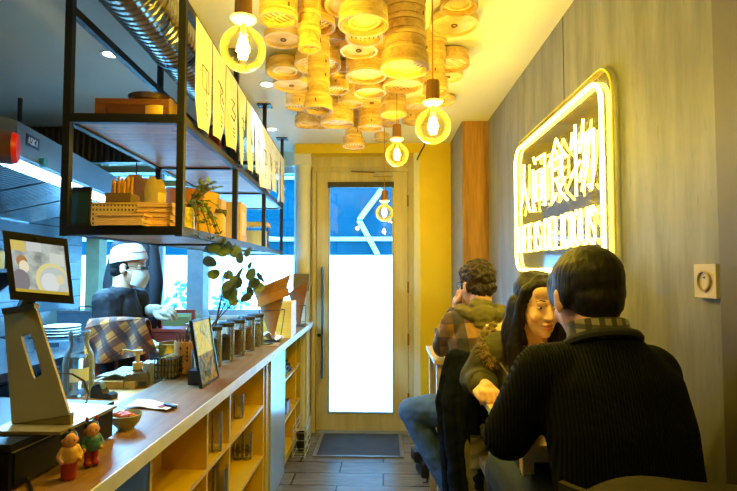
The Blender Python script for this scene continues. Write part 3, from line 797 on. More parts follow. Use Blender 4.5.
for a_, zs in ((-.1,(.022,.040,.058,.076,.112)),(.55,(.06,.077,.094,.112))):
    for z in zs:
        f.tube([oncup(a_-.1,z),oncup(a_+.1,z+.002)], .0022, 6); f.tube([oncup(a_,z+.007),oncup(a_+.02,z-.006)], .002, 6)
f.build('characters', plain('black brush paint', (28,20,16), .6), t)
R = random.Random(4)
for k in range(9):
    a = R.uniform(0,6.28); l = R.uniform(.17,.215)
    nm, mt = (('chopstick', wood('dark chopstick wood', (60,34,20), (90,56,34), 'Z')),('spoon', plain('polished cutlery', (200,204,200), .2, 1)))[k % 3 == 0]
    b_, e_ = V((.018*math.cos(a),.018*math.sin(a),.01)), V((.033*math.cos(a),.033*math.sin(a),l*.92))
    f = MB().tube([b_, e_], [.0028,.004], 8)
    if nm == 'spoon': f.ell(e_+V((0,0,.012)), (.011,.005,.018))
    f.build(nm, mt, t)
# photo frame menu stand
p = onz(201,389,CT); q = onz(222,375,CT)
d = q - p; rz = math.atan2(d.y, d.x); L = .20
t = thing('menu_frame', 'black framed menu photograph leaning on the bar', 'picture frame', (p.x,p.y,CT+.0005), rz=rz)
MT = MX((0,.0,0), -.17); FH = .262
f = MB(); b_ = .009
f.box((0,-.006,0),(L,.006,b_),MT); f.box((0,-.006,FH-b_),(L,.006,FH),MT); f.box((0,-.006,b_),(b_,.006,FH-b_),MT); f.box((L-b_,-.006,b_),(L,.006,FH-b_),MT)
f.build('frame', plain('black frame', (20,24,30), .3), t)
def m_photo():
    b = NB('menu photograph'); sp = b.n('SeparateXYZ', {0: b.co.outputs['UV']})
    w = b.n('TexNoise', {'Vector': b.mapping((2,2,1), src='UV'), 'Scale': 2.2, 'Detail': 3.0, 'Distortion': 1.4})
    bot = b.ramp(w.outputs[0], [(.35, hexc(44,60,78)), (.5, hexc(120,136,150)), (.58, hexc(190,140,90)), (.7, hexc(60,72,92))])
    top = b.ramp(w.outputs[0], [(.3, hexc(130,170,215)), (.5, hexc(215,235,252)), (.62, hexc(226,222,200)), (.75, hexc(165,198,228))])
    return b.bsdf(b.mix(b.math('GREATER_THAN', sp.outputs[1], .46), bot, top), .12)
MB().box((b_,.001,b_),(L-b_,.005,FH-b_),MT).build('backing', blackp, t, False)
uvquad('photo', [MT @ V(v_) for v_ in ((b_,-.0015,FH-b_),(L-b_,-.0015,FH-b_),(L-b_,-.0015,b_),(b_,-.0015,b_))], m_photo(), t)
f = MB(); f.box((.06,.004,.0),(.12,.075,.055)); f.build('stand_block', plain('navy plastic stand', (34,44,60), .3), t, bevel=.012)
# ================================================================ ON THE BAR, FAR HALF
# storage jars with black lids, in a row going away from the camera
fills = [plain('grey leaf tea', (92,110,120), .8, var=.5, scale=80), plain('dark brown tea', (64,40,26), .8, var=.5, scale=80), plain('brown orange spice', (150,86,40), .8, var=.5, scale=80), plain('amber spice', (176,120,60), .8, var=.5, scale=80), plain('pale dried flowers', (176,180,170), .8, var=.5, scale=80)]
names = ['grey tea', 'dark brown tea', 'orange brown spice', 'amber spice', 'pale dried flowers']
jg = glass('jar glass', (.95,.97,.97), .02, 1.0, .3)
for k in range(5):
    x = -.80 + .012*k; y = 2.33 + k*.155
    t = thing('storage_jar', ['nearest storage jar, half hidden by the menu frame, filled with %s', 'second storage jar behind the menu frame, filled with %s', 'middle storage jar of the row, filled with %s', 'fourth storage jar from the menu frame, filled with %s', 'farthest storage jar of the row, filled with %s'][k] % names[k], 'jar', (x, y, CT+.0005), group='storage jars on the bar')
    MB().lathe([(0,0),(.044,0),(.047,.006),(.047,.17),(.044,.17),(.044,.008),(0,.006)],28).build('glass_body', jg, t)
    MB().lathe([(0,.008),(.042,.008),(.042,.13-.012*(k%2)),(0,.135)],24).build('contents', fills[k], t)
    MB().lathe([(0,.1705),(.049,.1705),(.049,.186),(.047,.189),(0,.189)],28).build('lid', blackp, t)
# vase with round-leaved branches, standing behind the frame
p = W(216,330,2.22); vb = V((-.80, 2.16, CT+.0005))
t = thing('eucalyptus_branch', 'leafy eucalyptus branches standing in a clear bottle behind the menu frame', 'plant', vb)
MB().lathe([(0,0),(.026,0),(.028,.005),(.028,.1),(.012,.13),(.012,.155),(.010,.155),(.010,.128),(.025,.098),(.025,.006),(0,.005)],24).build('bottle', jg, t)
lf = plain('grey green leaves', (98,122,104), .6, var=.25, scale=20); st = plain('purple brown stem', (70,58,66), .6)
base = W(216,330,2.16) - vb
def LW(px, py, d=2.2): return W(px, py, d) - vb
stems = [[V((0,0,.01)), V((0,0,.15)), LW(216,325), LW(222,297), LW(228,272), LW(231,252), LW(236,243)],
         [V((0,0,.02)), V((.002,0,.15)), LW(218,318), LW(228,298), LW(240,276,2.17), LW(247,259,2.15)],
         [V((0,0,.02)), V((-.002,0,.15)), LW(217,320), LW(232,304), LW(247,293,2.15), LW(262,285,2.1)],
         [V((0,0,.02)), V((0,.002,.15)), LW(216,322), LW(221,296), LW(225,268,2.25), LW(222,250,2.27)]]
for s in stems:
    sm = []
    for i in range(len(s)-1):
        for k in range(3): sm.append(s[i].lerp(s[i+1], k/3))
    sm.append(s[-1]); MB().tube(sm, [.0035-.0022*i/len(sm) for i in range(len(sm))], 6).build('stem', st, t)
R = random.Random(11)
leaves = [(210,262,15),(214,274,13),(223,251,15),(229,247,13),(236,252,14),(240,258,12),(228,285,16),(236,282,15),(230,293,16),(228,275,12),(251,274,14),(254,283,13),(258,287,14),(246,298,13),(250,291,12),(261,278,14),(240,272,13),(214,248,12),(222,242,12),(248,252,12),(233,300,13),(208,250,9),(250,265,9)]
for px, py, w in leaves:
    r = w*.5*2.2/500; a = R.uniform(-.9,.9)
    pos = LW(px, py, 2.18+R.uniform(-.05,.05))
    M = Euler((R.uniform(-.7,.7)+PI/2, R.uniform(-.6,.6), a)).to_matrix().to_4x4(); M.translation = pos
    f = MB(); n = 14
    f.loft([[M @ V((r*sc*math.cos(2*PI*k/n)*(1.0), r*sc*math.sin(2*PI*k/n)*.92, .10*r*math.cos(2*PI*k/n*2)*sc+dz)) for k in range(n)] for sc, dz in ((.05,-.0012),(.96,-.0012),(1.0,0),(.96,.0012),(.05,.0012))])
    f.build('leaf', lf, t)
# low orange/yellow glass tray behind (steel pass)
t = thing('yellow_tray', 'yellow and white tray box on the steel counter behind the branches', 'tray', (-1.10, 3.3, SZ+.0005))
f = MB(); w, d, h = .17, .1, .11
f.box((-w,-d,0),(w,d,.008)); f.box((-w,-d,.008),(-w+.006,d,h)); f.box((w-.006,-d,.008),(w,d,h)); f.box((-w+.006,-d,.008),(w-.006,-d+.006,h)); f.box((-w+.006,d-.006,.008),(w-.006,d,h))
f.build('tray_body', plain('frosted tray', (206,196,176), .3), t, False)
MB().box((-.02,-.09,.009),(.155,.09,.095)).build('yellow_packs', plain('yellow packs', (226,176,30), .5), t, bevel=.01)
MB().box((-.175,-.105,h),(.175,.105,h+.012)).build('lid', plain('greyish lid', (150,146,120), .4), t, bevel=.003)
# red-brown carrier box with handle
rb = wood('dark red lacquered wood', (92,30,20), (126,48,34), 'X', 1, .35)
t = thing('carrier_box', 'dark red wooden carrier with a square handle behind the chopstick cup', 'carrier', (-1.28, 3.10, SZ+.0005))
f = MB(); f.box((-.14,-.07,0),(.13,.07,.09)); f.build('box_body', rb, t, bevel=.004)
MB().box((-.145,-.075,.09),(.135,.075,.108)).build('lid', plain('brick red lacquer', (140,52,36), .3), t, bevel=.004)
f = MB(); f.box((-.12,-.012,.108),(-.1,.012,.2)); f.box((.09,-.012,.108),(.11,.012,.2)); f.box((-.12,-.012,.2),(.11,.012,.22)); f.build('handle', rb, t, bevel=.003)
# greenish tray on worktop by gloved hand
t = thing('green_tub', 'pale green plastic tub below the gloved hand', 'tub', (-1.655, 4.0, 0))
MB().box((-.14,-.2,0),(.15,.2,.93)).build('base_unit', steel, t, bevel=.004)
f = MB(); f.loft([[V((sx*w, sy*w*.9, z)) for sx, sy in ((-1,-1),(1,-1),(1,1),(-1,1))] for w, z in ((.12,.931),(.14,1.07),(.13,1.07),(.11,.941))]); f.build('tub_body', plain('pale green plastic', (150,168,110), .4), t, bevel=.004)
# paper scraps, tray
p = onz(257,346,CT); t = thing('serving_tray', 'small brown tray with a metal rim near the yellow box', 'tray', (-.70,2.98,CT+.0005), rz=.05)
MB().box((-.085,-.06,0),(.08,.06,.006)).build('tray_board', wood('light tray wood', (150,116,70), (186,150,98), 'X'), t, bevel=.002)
MB().tube([(-.02+.09*math.cos(a)*.7,.05*math.sin(a),.012) for a in [2*PI*k/20 for k in range(20)]], .004, 8, True).build('metal_ring', dark_steel, t)
t = thing('crumpled_paper', 'crumpled white paper napkins beside the last jar', 'paper', (-.70,3.14,CT+.0005))
R = random.Random(8)
MB().sheet(lambda a,b: V((-.06+.13*a, -.05+.1*b, .012+.05*abs(math.sin(a*4+b*3))*(1-abs(a-.4))+.008*math.sin(b*9))), 14, 10, .002).build('paper_ball', plain('white crumpled paper', (222,216,200), .8), t)
# yellow wooden crate and the kraft cones
t = thing('wooden_crate', 'yellow pale wooden box at the far end of the bar', 'box', (-.708, 3.40, CT+.0005), rz=.03)
cw = wood('bright pine', (226,172,50), (244,200,84), 'X', 1.0, .5)
f = MB(); w, d, h = .10, .11, .235
f.box((-w,-d,0),(w,d,.01)); f.box((-w,-d,.01),(-w+.01,d,h)); f.box((w-.01,-d,.01),(w,d,h))
for k in range(3): f.box((-w+.01,-d,.012+k*.075),(w-.01,-d+.009,.082+k*.075)); f.box((-w+.01,d-.009,.012+k*.075),(w-.01,d,.082+k*.075))
f.build('crate_body', cw, t, bevel=.002)
kraft = plain('kraft paper', (156,110,64), .8, var=.1, scale=30)
def cone_bag(loc, rz, H, Wd, label, name='paper_cone', tilt=.1, mat=kraft, flap=True):
    t = thing(name, label, 'paper cone', loc, rz)
    def fn(a, b):
        r = .012 + (Wd/2-.012)*b**1.2; th = -PI*.5 + (a-.5)*2*PI*.96
        w = 1 + .05*math.sin(a*14)*b
        return V((r*math.cos(th)*w, r*.55*math.sin(th)*w, .012+H*b + .05*b*math.cos(th)))
    MB().sheet(fn, 30, 10, .002).build('cone', mat, t)
    if flap: MB().sheet(lambda a,b: V((-Wd*.36+Wd*.8*a, -Wd*.25-.016*math.sin(a*PI), H*.60+(H*.36)*(a*.55+b*.5*(1-a*.2)))), 10, 6, .0015).build('folded_flap', plain('shiny kraft flap', (176,120,56), .3), t)
    f = MB(); f.tube([(0,0,.001),(0,0,.02)], .006, 8); f.tube([(.05*math.cos(a),.05*math.sin(a)*.8,.004) for a in [2*PI*k/20 for k in range(20)]], .004, 6, True); f.tube([(-.05,0,.004),(.05,0,.004)], .003, 6)
    f.tube([(Wd*.33*math.cos(a), Wd*.19*math.sin(a), H*.55) for a in [2*PI*k/24 for k in range(24)]], .0025, 6, True)
    for s in (-1,1): f.tube([(s*.05,0,.004),(s*Wd*.33,0,H*.55)], .0025, 6)
    f.build('wire_stand', dark_steel, t); return t
cone_bag((-.695, 2.86+.27, CT+.0005), .15, .36, .24, 'big kraft paper cone in a wire stand before the pale box')
t = cone_bag((-.665, 3.95, CT+.0005), 0, .30, .17, 'small brown paper cone at the far end of the bar', mat=plain('brown paper', (132,84,50), .8), flap=False)
# clear acrylic display holding the second cone, grey card
t = thing('card_holder', 'grey card in a clear holder behind the small paper cone', 'sign holder', (-.675, 4.10, CT+.0005), rz=0)
MB().box((-.075,-.05,0),(.07,.05,.012)).build('base', plain('beige holder base', (186,170,140), .5), t, bevel=.002)
MB().box((-.07,.02,.012),(.065,.028,.42)).build('acrylic_sheet', glass('acrylic', (.9,.93,.95), .05, 1.5, .4), t, False)
MB().box((-.068,.008,.27),(.066,.012,.41)).build('grey_card', plain('grey card', (120,112,98), .6), t, False)
MB().box((-.05,-.0515,.003),(.05,-.0502,.010)).build('dark_lettering', plain('dark letters', (50,50,50), .6), t, False)

# ================================================================ HANGING SHELF UNIT (turned a little from the counter)
SO = V((-.574-.066*1.66, 1.66, 0)); SRZ = math.atan(.066)
SM = Matrix.Translation(SO) @ Matrix.Rotation(SRZ, 4, 'Z'); SMi = SM.inverted()
SL, SD, Z1, Z2 = 2.49, -.378, 1.576, 1.955
tu = .024
t = thing('hanging_shelf', 'black steel frame shelf with wooden boards hung from the ceiling above the bar', 'shelf', SO, SRZ)
ys = [0, .8, 1.63, SL]
for x in (0, SD):
    for y in ys:
        p_ = MB().cbox((x, y, (Z1-.02+ZC-.006)/2), (tu, tu, ZC-.006-Z1+.02)).build('post', black_metal, t, bevel=.002)
        MB().cbox((x, y, ZC-.004), (.09,.09,.006)).build('ceiling_plate', black_metal, p_)
f = MB()
for z in (Z1, Z2, 2.36):
    for x in (0, SD):
        if z == 2.36: z = 2.36 if x == 0 else 2.33
        for a, b in zip(ys, ys[1:]): f.box((x-tu/2, a+tu/2, z-.016), (x+tu/2, b-tu/2, z+.014))
    for y in ys:
        if z < 2.3 or y == SL: f.box((SD+tu/2, y-tu/2, z-.016), (-tu/2, y+tu/2, z+.014))
f.build('rail', black_metal, t, False)
def m_plank():
    b = NB('varnished shelf planks'); br = b.n('TexBrick', {'Vector': b.mapping((1,1,1)), 'Scale': 1.0, 'Color1': hexc(206,142,70), 'Color2': hexc(168,106,48), 'Mortar': hexc(70,48,26), 'Mortar Size': .002, 'Brick Width': .33, 'Row Height': .085}, offset=.45)
    nz = b.n('TexNoise', {'Vector': b.mapping((3,14,1)), 'Scale': 4.0, 'Detail': 6.0, 'Distortion': .6}); 
    kn = b.n('TexVoronoi', {'Vector': b.mapping((1,1,1)), 'Scale': 9.0})
    col = b.mix(.45, br.outputs[0], b.ramp(nz.outputs[0], [(.35, hexc(150,90,40)), (.65, hexc(218,160,90))]))
    col = b.mix(b.ramp(kn.outputs[0], [(.06,(.8,.8,.8)),(.16,(0,0,0))]), col, hexc(70,42,20))
    return b.bsdf(col, .42, 0, nz.outputs[0], .15, .004)
plank = m_plank()
for z in (Z1, Z2):
    for a, b in zip(ys, ys[1:]): MB().box((SD+tu/2+.001, a+tu/2+.001, z-.008), (-tu/2-.001, b-tu/2-.001, z+.0135)).build('shelf_board', plank, t, False)
def SP(x, y, z): return SM @ V((x, y, z))
def slocal(px, d): return SMi @ V((W(px,200,d).x, d, 0))
S1, S2 = Z1+.0142, Z2+.0142     # resting heights

# spiral ventilation duct above the shelf
t = thing('ventilation_duct', 'shiny spiral ventilation duct running under the ceiling above the shelf', 'duct', SP(-.19, 0, 2.421), SRZ)
f = MB(); prof = []
y = -1.35; R_ = .108
while y < 2.0:
    prof += [(R_, y), (R_, y+.026), (R_+.004, y+.029), (R_+.004, y+.032), (R_, y+.035)]; y += .035
f.lathe([(R_-.004,-1.35)]+prof, 40, (0,0,0), MX((0,0,0), -PI/2)); f.build('spiral_pipe', plain('galvanised spiral duct', (186,182,172), .22, 1, .06, 6), t, ang=25)
f = MB()
for y in (.45,): f.lathe([(R_+.0045,-.012),(R_+.007,-.012),(R_+.007,.012),(R_+.0045,.012),(R_+.0045,-.012)], 40, (0,0,0), MX((0,y,0), -PI/2))
f.build('clamp_band', dark_steel, t)

# hanging paper strips with brush writing on the front rail
paper = plain('off white paper strips', (236,232,214), .75, var=.04)
ink = plain('black ink', (30,26,18), .7)
ordn = ['first', 'second', 'third', 'fourth', 'fifth', 'sixth', 'seventh', 'eighth', 'ninth', 'tenth', 'eleventh']
pat = [[[(.3,.62),(.3,.4),(.7,.4),(.7,.62),(.3,.62)],[(.5,.62),(.5,.36)]], [[(.3,.66),(.7,.6),(.4,.5)],[(.5,.66),(.45,.42),(.75,.38)],[(.6,.52),(.7,.46)]], [[(.35,.64),(.65,.64),(.4,.52),(.7,.48),(.55,.38),(.3,.42)]],
       [[(.3,.62),(.72,.62)],[(.5,.68),(.5,.36)],[(.3,.5),(.72,.5),(.66,.38),(.36,.38)]], [[(.3,.6),(.45,.4)],[(.5,.66),(.5,.38)],[(.7,.62),(.62,.42)]], [[(.3,.56),(.7,.56)],[(.4,.66),(.6,.4)],[(.62,.66),(.36,.42)]]]
wpp = .2045
for k in range(11):
    y0 = .06 + k*.2185; wd = .205; zt, zb_ = 2.345, 1.975 + .02*((k*7) % 3 - 1)
    loc = SP(.021, y0, 2.345)
    t = thing('paper_strip', ('%s hanging paper strip from the near shelf post, with black brush writing' % ordn[k]) if k < 10 else 'farthest hanging paper strip by the door end of the shelf', 'paper strip', loc, SRZ, 'paper strips hanging from the shelf rail')
    R = random.Random(40+k); tw = R.uniform(-.04,.04); hgt = zt - zb_
    def pf(a, b, tw=tw, hgt=hgt, k=k):
        bb = b
        zcut = 0
        if b > .78: zcut = (b-.78)/.22
        yy = wd*(a*(1-.35*zcut)) + (.0 if k % 2 else .35*wd*zcut*.5)
        return V((.004 + .014*math.sin(a*PI)*b + tw*b*(a-.5), yy, -hgt*b))
    MB().sheet(pf, 8, 12, .0012).build('paper', paper, t)
    f = MB()
    for stroke in pat[k % 6]:
        pts = []
        for (a_, b_), (c_, d_) in zip(stroke, stroke[1:]):
            for q in range(4): pts.append((a_+(c_-a_)*q/4, 1-(b_+(d_-b_)*q/4)))
        pts.append((stroke[-1][0], 1-stroke[-1][1]))
        f.tube([pf(a_, b_) + V((.0012,0,0)) for a_, b_ in pts], .0022, 6, flat=.5)
    for j in range(3): f.tube([pf(.45,.72+.05*j)+V((.0012,0,0)), pf(.55,.735+.05*j)+V((.0012,0,0))], .0022, 6, flat=.5)
    f.build('brush_writing', ink, t)
    MB().cbox((.001, wd/2, -.004), (.006, .03, .012)).build('clip', black_metal, t)

# ---- things on the upper shelf
brownwood = wood('dark brown crate wood', (92,50,22), (128,76,38), 'X', 1.0, .5)
p = slocal(137,1.74); t = thing('wooden_tray', 'dark brown wooden tray full of slats on the near upper shelf', 'tray', SP(p.x, .12, S2), SRZ)
for k in range(7): MB().box((-.125,-.085,k*.0098),(.125,.085,k*.0098+.0085)).build('slat', brownwood, t, False)
MB().box((.126,-.085,0),(.131,.085,.07)).build('end_panel', plain('yellow end board', (190,150,60), .5), t, False)
f = MB(); f.box((-.08,-.092,.008),(.06,-.086,.045)); f.build('handle_cutout', plain('inner brown', (80,40,24), .6), t, bevel=.006)
MB().sheet(lambda a,b: V((.05+.06*a,-.094-.01*math.sin(a*3),.005+.035*b)), 6, 3, .001).build('paper_tag', plain('golden tag', (206,160,60), .5), t)
t = thing('metal_bowl', 'shallow metal bowl lying on the wooden slat tray', 'bowl', SP(p.x+.03, .13, S2+.0692), SRZ)
MB().lathe([(0,0),(.05,0),(.072,.012),(.08,.03),(.077,.03),(.068,.013),(0,.004)],36).build('bowl_body', plain('dull copper steel', (150,120,96), .25, .9), t)
for (y, lab, h, r, colr) in ((.62,'red canister between the second and third paper strips',.12,.034,(176,60,30)), (1.5,'dark tin on the upper shelf behind the sixth paper strip',.10,.05,(70,66,60))):
    t = thing('canister', lab, 'canister', SP(-.06, y, S2), SRZ)
    MB().lathe([(0,0),(r,0),(r,h*.85),(0,h*.85)],24).build('can_body', plain('can %d' % colr[0], colr, .4), t)
    MB().lathe([(0,h*.85),(r*1.04,h*.85),(r*1.04,h),(0,h)],24).build('lid', plain('can lid', (120,96,60), .4, .5), t)
t = thing('white_bowl', 'white bowls stacked on the upper shelf near the far end', 'bowl', SP(-.07, 1.95, S2), SRZ)
for k in range(3): MB().lathe([(0,.0+.02*k),(.03,.02*k),(.06,.03+.02*k),(.065,.055+.02*k),(.062,.055+.02*k),(.056,.033+.02*k),(0,.01+.02*k)],28).build('bowl', plain('white china', (226,226,216), .25), t)

# ---- things on the lower shelf
def S(px, py, d): v = SMi @ W(px, py, d); return v
card = plain('cream board', (216,184,140), .7)
t = thing('standing_tablet', 'black framed tablet standing at the near left corner of the shelf', 'tablet', SP(SD+.028, .036, S1), SRZ)
MB().box((-.03,-.006,0),(.033,.006,.138),MX((0,0,0),-.06)).build('case', blackp, t, bevel=.003)
MB().box((-.026,-.0075,.012),(.029,-.006,.118),MX((0,0,0),-.06)).build('screen', plain('blue dark glass', (26,52,92), .1), t, False)
f = MB(); f.bar((0,.008,.09),(0,.05,.003),.03,.004); f.build('kickstand', blackp, t)
t = thing('chopstick_box', 'box of wooden chopstick bundles behind the standing tablet', 'box', SP(SD+.115, .16, S1), SRZ)
f = MB(); f.box((-.045,-.04,0),(.045,-.035,.13)); f.box((-.045,.035,0),(.045,.04,.13)); f.box((-.045,-.035,0),(-.04,.035,.13)); f.box((.04,-.035,0),(.045,.035,.13)); f.box((-.04,-.035,0),(.04,.035,.004)); f.build('box_body', plain('brown slatted box', (110,84,54), .6), t, False)
R = random.Random(6)
sticks = MB()
for k in range(36):
    x, y = R.uniform(-.036,.036), R.uniform(-.03,.03); sticks.bar((x,y,.006),(x+R.uniform(-.006,.006),y,R.uniform(.17,.195)),.0055)
sticks.build('chopsticks', plain('wood chopsticks', (206,150,70), .5, var=.3, scale=60), t, False)
p = S(122,210,1.78)
t = thing('perforated_basket', 'cream perforated basket on the near shelf', 'basket', SP(p.x-.01, .17, S1), SRZ)
def m_perf():
    b = NB('perforated cream plastic'); sp = b.n('SeparateXYZ', {0: b.co.outputs['Object']})
    def band(o, k, ph): return b.math('LESS_THAN', b.math('ABSOLUTE', b.math('SUBTRACT', b.math('FRACT', b.math('ADD', b.math('MULTIPLY', o, k), ph)), .5)), .24)
    h = b.math('MULTIPLY', band(b.math('ADD', sp.outputs[0], sp.outputs[1]), 80, .2), band(sp.outputs[2], 62, .4))
    h = b.math('MULTIPLY', h, b.math('GREATER_THAN', sp.outputs[2], .012))
    return b.bsdf(b.mix(h, hexc(206,178,136), hexc(88,58,34)), .5)
f = MB(); w, d, h = .09, .075, .088
f.box((-w,-d,0),(w,d,.004)); f.box((-w,-d,.004),(-w+.004,d,h)); f.box((w-.004,-d,.004),(w,d,h)); f.box((-w+.004,-d,.004),(w-.004,-d+.004,h)); f.box((-w+.004,d-.004,.004),(w-.004,d,h))
f.build('basket_body', m_perf(), t, False)
MB().tube([(w,d,h),(-w,d,h),(-w,-d,h),(w,-d,h)], .004, 8, True).build('rim', plain('cream rim', (196,166,110), .5), t)
MB().box((-w+.006,-d+.006,.005),(w-.006,d-.006,.082)).build('napkins', plain('brown napkins', (150,96,56), .8), t, bevel=.006)
def pile(name, label, loc, n, sx, sy, dz, mat, jit=.004, seed=1, cat='paper'):
    t = thing(name, label, cat, loc, SRZ); R = random.Random(seed)
    for k in range(n): MB().box((-sx/2,-sy/2,k*dz),(sx/2,sy/2,k*dz+dz*.86), MX((R.uniform(-jit,jit),R.uniform(-jit,jit),0),0,0,R.uniform(-.02,.02))).build('tray_sheet', mat, t, False)
    return t
p = S(119,226,1.66); pile('paper_tray', 'low pile of cream paper trays on the near shelf edge', SP(p.x+.02, .02, S1+.0015), 5, .155, .10, .0078, plain('salmon cream board', (222,178,140), .7), seed=3)
p = S(160,220,1.75); pile('paper_tray', 'taller pile of cream paper trays beside the near post', SP(p.x, .10, S1), 10, .12, .12, .0088, plain('salmon cream board', (222,178,140)), seed=4)
kb = plain('kraft board', (176,124,80), .75); 
def takeaway(label, loc, w, d, h, mat, rz=0, name='takeaway_box'):
    t = thing(name, label, 'box', loc, SRZ+rz); k = .8
    f = MB(); f.loft([[V((sx*w*q/2, sy*d*q/2, z)) for sx, sy in ((-1,-1),(1,-1),(1,1),(-1,1))] for q, z in ((k,0),(1,h*.72))]); f.build('carton', mat, t, False)
    for s in (-1,1):
        MB().prism([(-w/2,0),(w/2,0),(w*.42,h*.16),(w*.2,h*.28),(-w*.2,h*.28),(-w*.42,h*.16)], -.0008, .0008, MX((0,s*d*.49,h*.72), PI/2+s*.12)).build('flap', mat, t, False)
    MB().prism([(-d*.46,0),(d*.46,0),(d*.4,h*.12),(-d*.4,h*.12)], -.0008, .0008, MX((-w*.48,0,h*.72),PI/2,0,PI/2)).build('side_flap', mat, t, False)
    return t
p = S(138,190,2.0); takeaway('pinkish upright takeaway carton behind the perforated basket', SP(p.x, .36, S1), .11, .09, .235, plain('pink kraft', (206,150,120), .7))
p = S(157,190,2.0); takeaway('yellow takeaway carton just right of the pinkish carton', SP(p.x, .34, S1), .055, .09, .225, plain('cream yellow carton', (220,190,110), .7))
# crinkled paper shred
p = S(165,200,1.95); t = thing('shredded_paper', 'crinkled paper shred heaped behind the taller paper pile', 'paper', SP(p.x+.01, .235, S1), SRZ)
f = MB(); R = random.Random(9)
for k in range(60):
    a = [V((R.uniform(-.05,.05), R.uniform(-.04,.04), .004+.1*R.random()*R.random())) for _ in range(4)]
    f.tube(a, .0025, 5, flat=.4)
f.lathe([(0,0),(.06,0),(.055,.05),(.03,.09),(0,.1)],14)
o = f.build('shred', plain('straw paper shred', (206,170,90), .8), t); o['kind'] = 'stuff'
# brown paper bag
p = S(186,195,2.15); t = thing('paper_bag', 'big brown paper bag on the shelf behind the trailing plant', 'bag', SP(p.x-.02, .52, S1), SRZ)
f = MB(); rings = []
for k in range(9):
    z = .205*k/8; q = 1 - .25*max(0,(k-5)/3)**1.5
    rings.append([V((.105*q*math.cos(a)*(1+.06*math.sin(3*a+k)), .075*q*math.sin(a)*(1+.06*math.cos(4*a+k)), z)) for a in [2*PI*i/20 for i in range(20)]])
f.loft(rings); f.build('bag_body', plain('dark kraft paper', (150,88,40), .75), t, ang=60)
f = MB(); f.tube([(-.05,-.078,.1),(-.03,-.083,.13),(0.0,-.083,.12),(.03,-.083,.145),(.05,-.078,.13)], .003, 6); f.build('printed_script', plain('golden script', (206,160,70), .5), t)
# trailing plant in glass jar
p = S(196,232,1.88); px_ = p.x
t = thing('trailing_plant', 'small trailing plant in a yellow patterned glass hanging over the shelf edge', 'plant', SP(-.045, .19, S1), SRZ)
MB().lathe([(0,0),(.03,0),(.034,.006),(.034,.085),(.031,.085),(.030,.008),(0,.006)],24).build('glass_pot', plain('yellow patterned glass', (206,186,70), .15, var=.5, scale=50), t)
R = random.Random(21); lv = plain('plant leaves', (92,112,40), .6, var=.4, scale=30); sm = MB(); ff = MB()
for k in range(26):
    a = R.uniform(-1.2, 1.4); L = R.uniform(.06,.16); droop = R.uniform(.05,.16) if k % 3 else -.05
    pts = [V((0,0,.07))]
    for j in range(1,6):
        q = j/5; pts.append(V((math.cos(a)*L*q*.6+.045*q, math.sin(a)*L*q, .07+.07*math.sin(q*2.2)-droop*q*q)))
    sm.tube(pts, .0016, 5)
    for j in range(2,6):
        M = Euler((R.uniform(-1,1), R.uniform(-1,1), R.uniform(0,6))).to_matrix(); ff.ell(pts[j]+V((R.uniform(-.008,.008),R.uniform(-.008,.008),0)), (.013,.006,.002), M, 8, 4)
sm.build('stem', plain('vine stem', (96,80,40), .7), t); o = ff.build('foliage', lv, t); 
# wooden wedge sticking out
t = thing('kraft_envelope', 'pointed kraft envelope leaning beside the trailing plant', 'envelope', SP(-.06, .44, S1), SRZ)
MB().box((-.03,-.003,0),(.03,.003,.19),MX((0,0,0),.1,.22,.5)).build('envelope', plain('tan envelope', (214,168,74), .7), t, False)
MB().prism([(-.03,0),(.03,0),(0,.04)],-.0035,-.003,MX((0,0,0),.1,.22,.5)@MX((0,-.0002,.12),PI/2)).build('flap', plain('dark tan flap', (190,140,60), .7), t, False)
# yellow domed box, dark-capped bottle, kraft boxes
t = thing('domed_box', 'yellow rounded card box beside the capped candle', 'box', SP(-.14, .66, S1), SRZ)
MB().prism([(-.075,0),(.075,0),(.075,.06)]+[(.075*math.cos(a),.06+.06*math.sin(a)) for a in [PI*k/10 for k in range(1,10)]]+[(-.075,.06)],-.05,.05,MX((0,0,0),PI/2)).build('box_body', plain('golden card', (214,160,50), .6), t, bevel=.002)
MB().box((-.05,-.052,.03),(.05,-.0502,.036)).build('band', plain('dark tan flap', (190,140,60)), t, False)
t = thing('capped_jar', 'tall cream candle jar with flat dark cap by the second shelf post', 'jar', SP(-.055, .70, S1), SRZ)
MB().lathe([(0,0),(.024,0),(.026,.005),(.026,.12),(0,.12)],24).build('jar_body', plain('cream wax', (224,196,120), .4), t)
MB().lathe([(0,.12),(.04,.12),(.04,.136),(0,.137)],28).build('cap', plain('dark brown cap', (52,38,30), .4), t)
yk = plain('yellow kraft carton', (222,170,56), .6)
def carton(label, x, y, w, d, h):
    t = thing('kraft_carton', label, 'box', SP(x, y, S1), SRZ); MB().box((-w/2,-d/2,0),(w/2,d/2,h)).build('box_body', yk, t, bevel=.003)
    MB().box((-w*.08,-d/2-.0008,.0),(w*.08,-d/2,h)).build('tape', plain('tan tape', (200,150,70), .4), t, False)
    MB().box((-w/2-.001,-d/2-.001,h),(w/2+.001,d/2+.001,h+.004)).build('lid', yk, t, False)
    MB().box((w/2,-d*.3,h*.2),(w/2+.0008,d*.3,h*.8)).build('pale_label', plain('pale carton label', (226,200,130), .6), t, False)
carton('tall yellow carton left of the second shelf post', -.13, .86, .12, .10, .2)
carton('large yellow carton right of the second shelf post', -.11, 1.12, .17, .16, .215)
t = thing('yellow_stool_basket', 'yellow stand with black legs at the far end of the shelf', 'stand', SP(-.10, 1.98, S1), SRZ)
MB().box((-.09,-.09,.16),(.075,.09,.19)).build('top', plain('bright yellow board', (226,170,30), .5), t, bevel=.003)
for x in (-.075,.06):
    for y in (-.075,.075): MB().tube([(x,y,0),(x,y,.16)], .007, 8).build('leg', blackp, t)
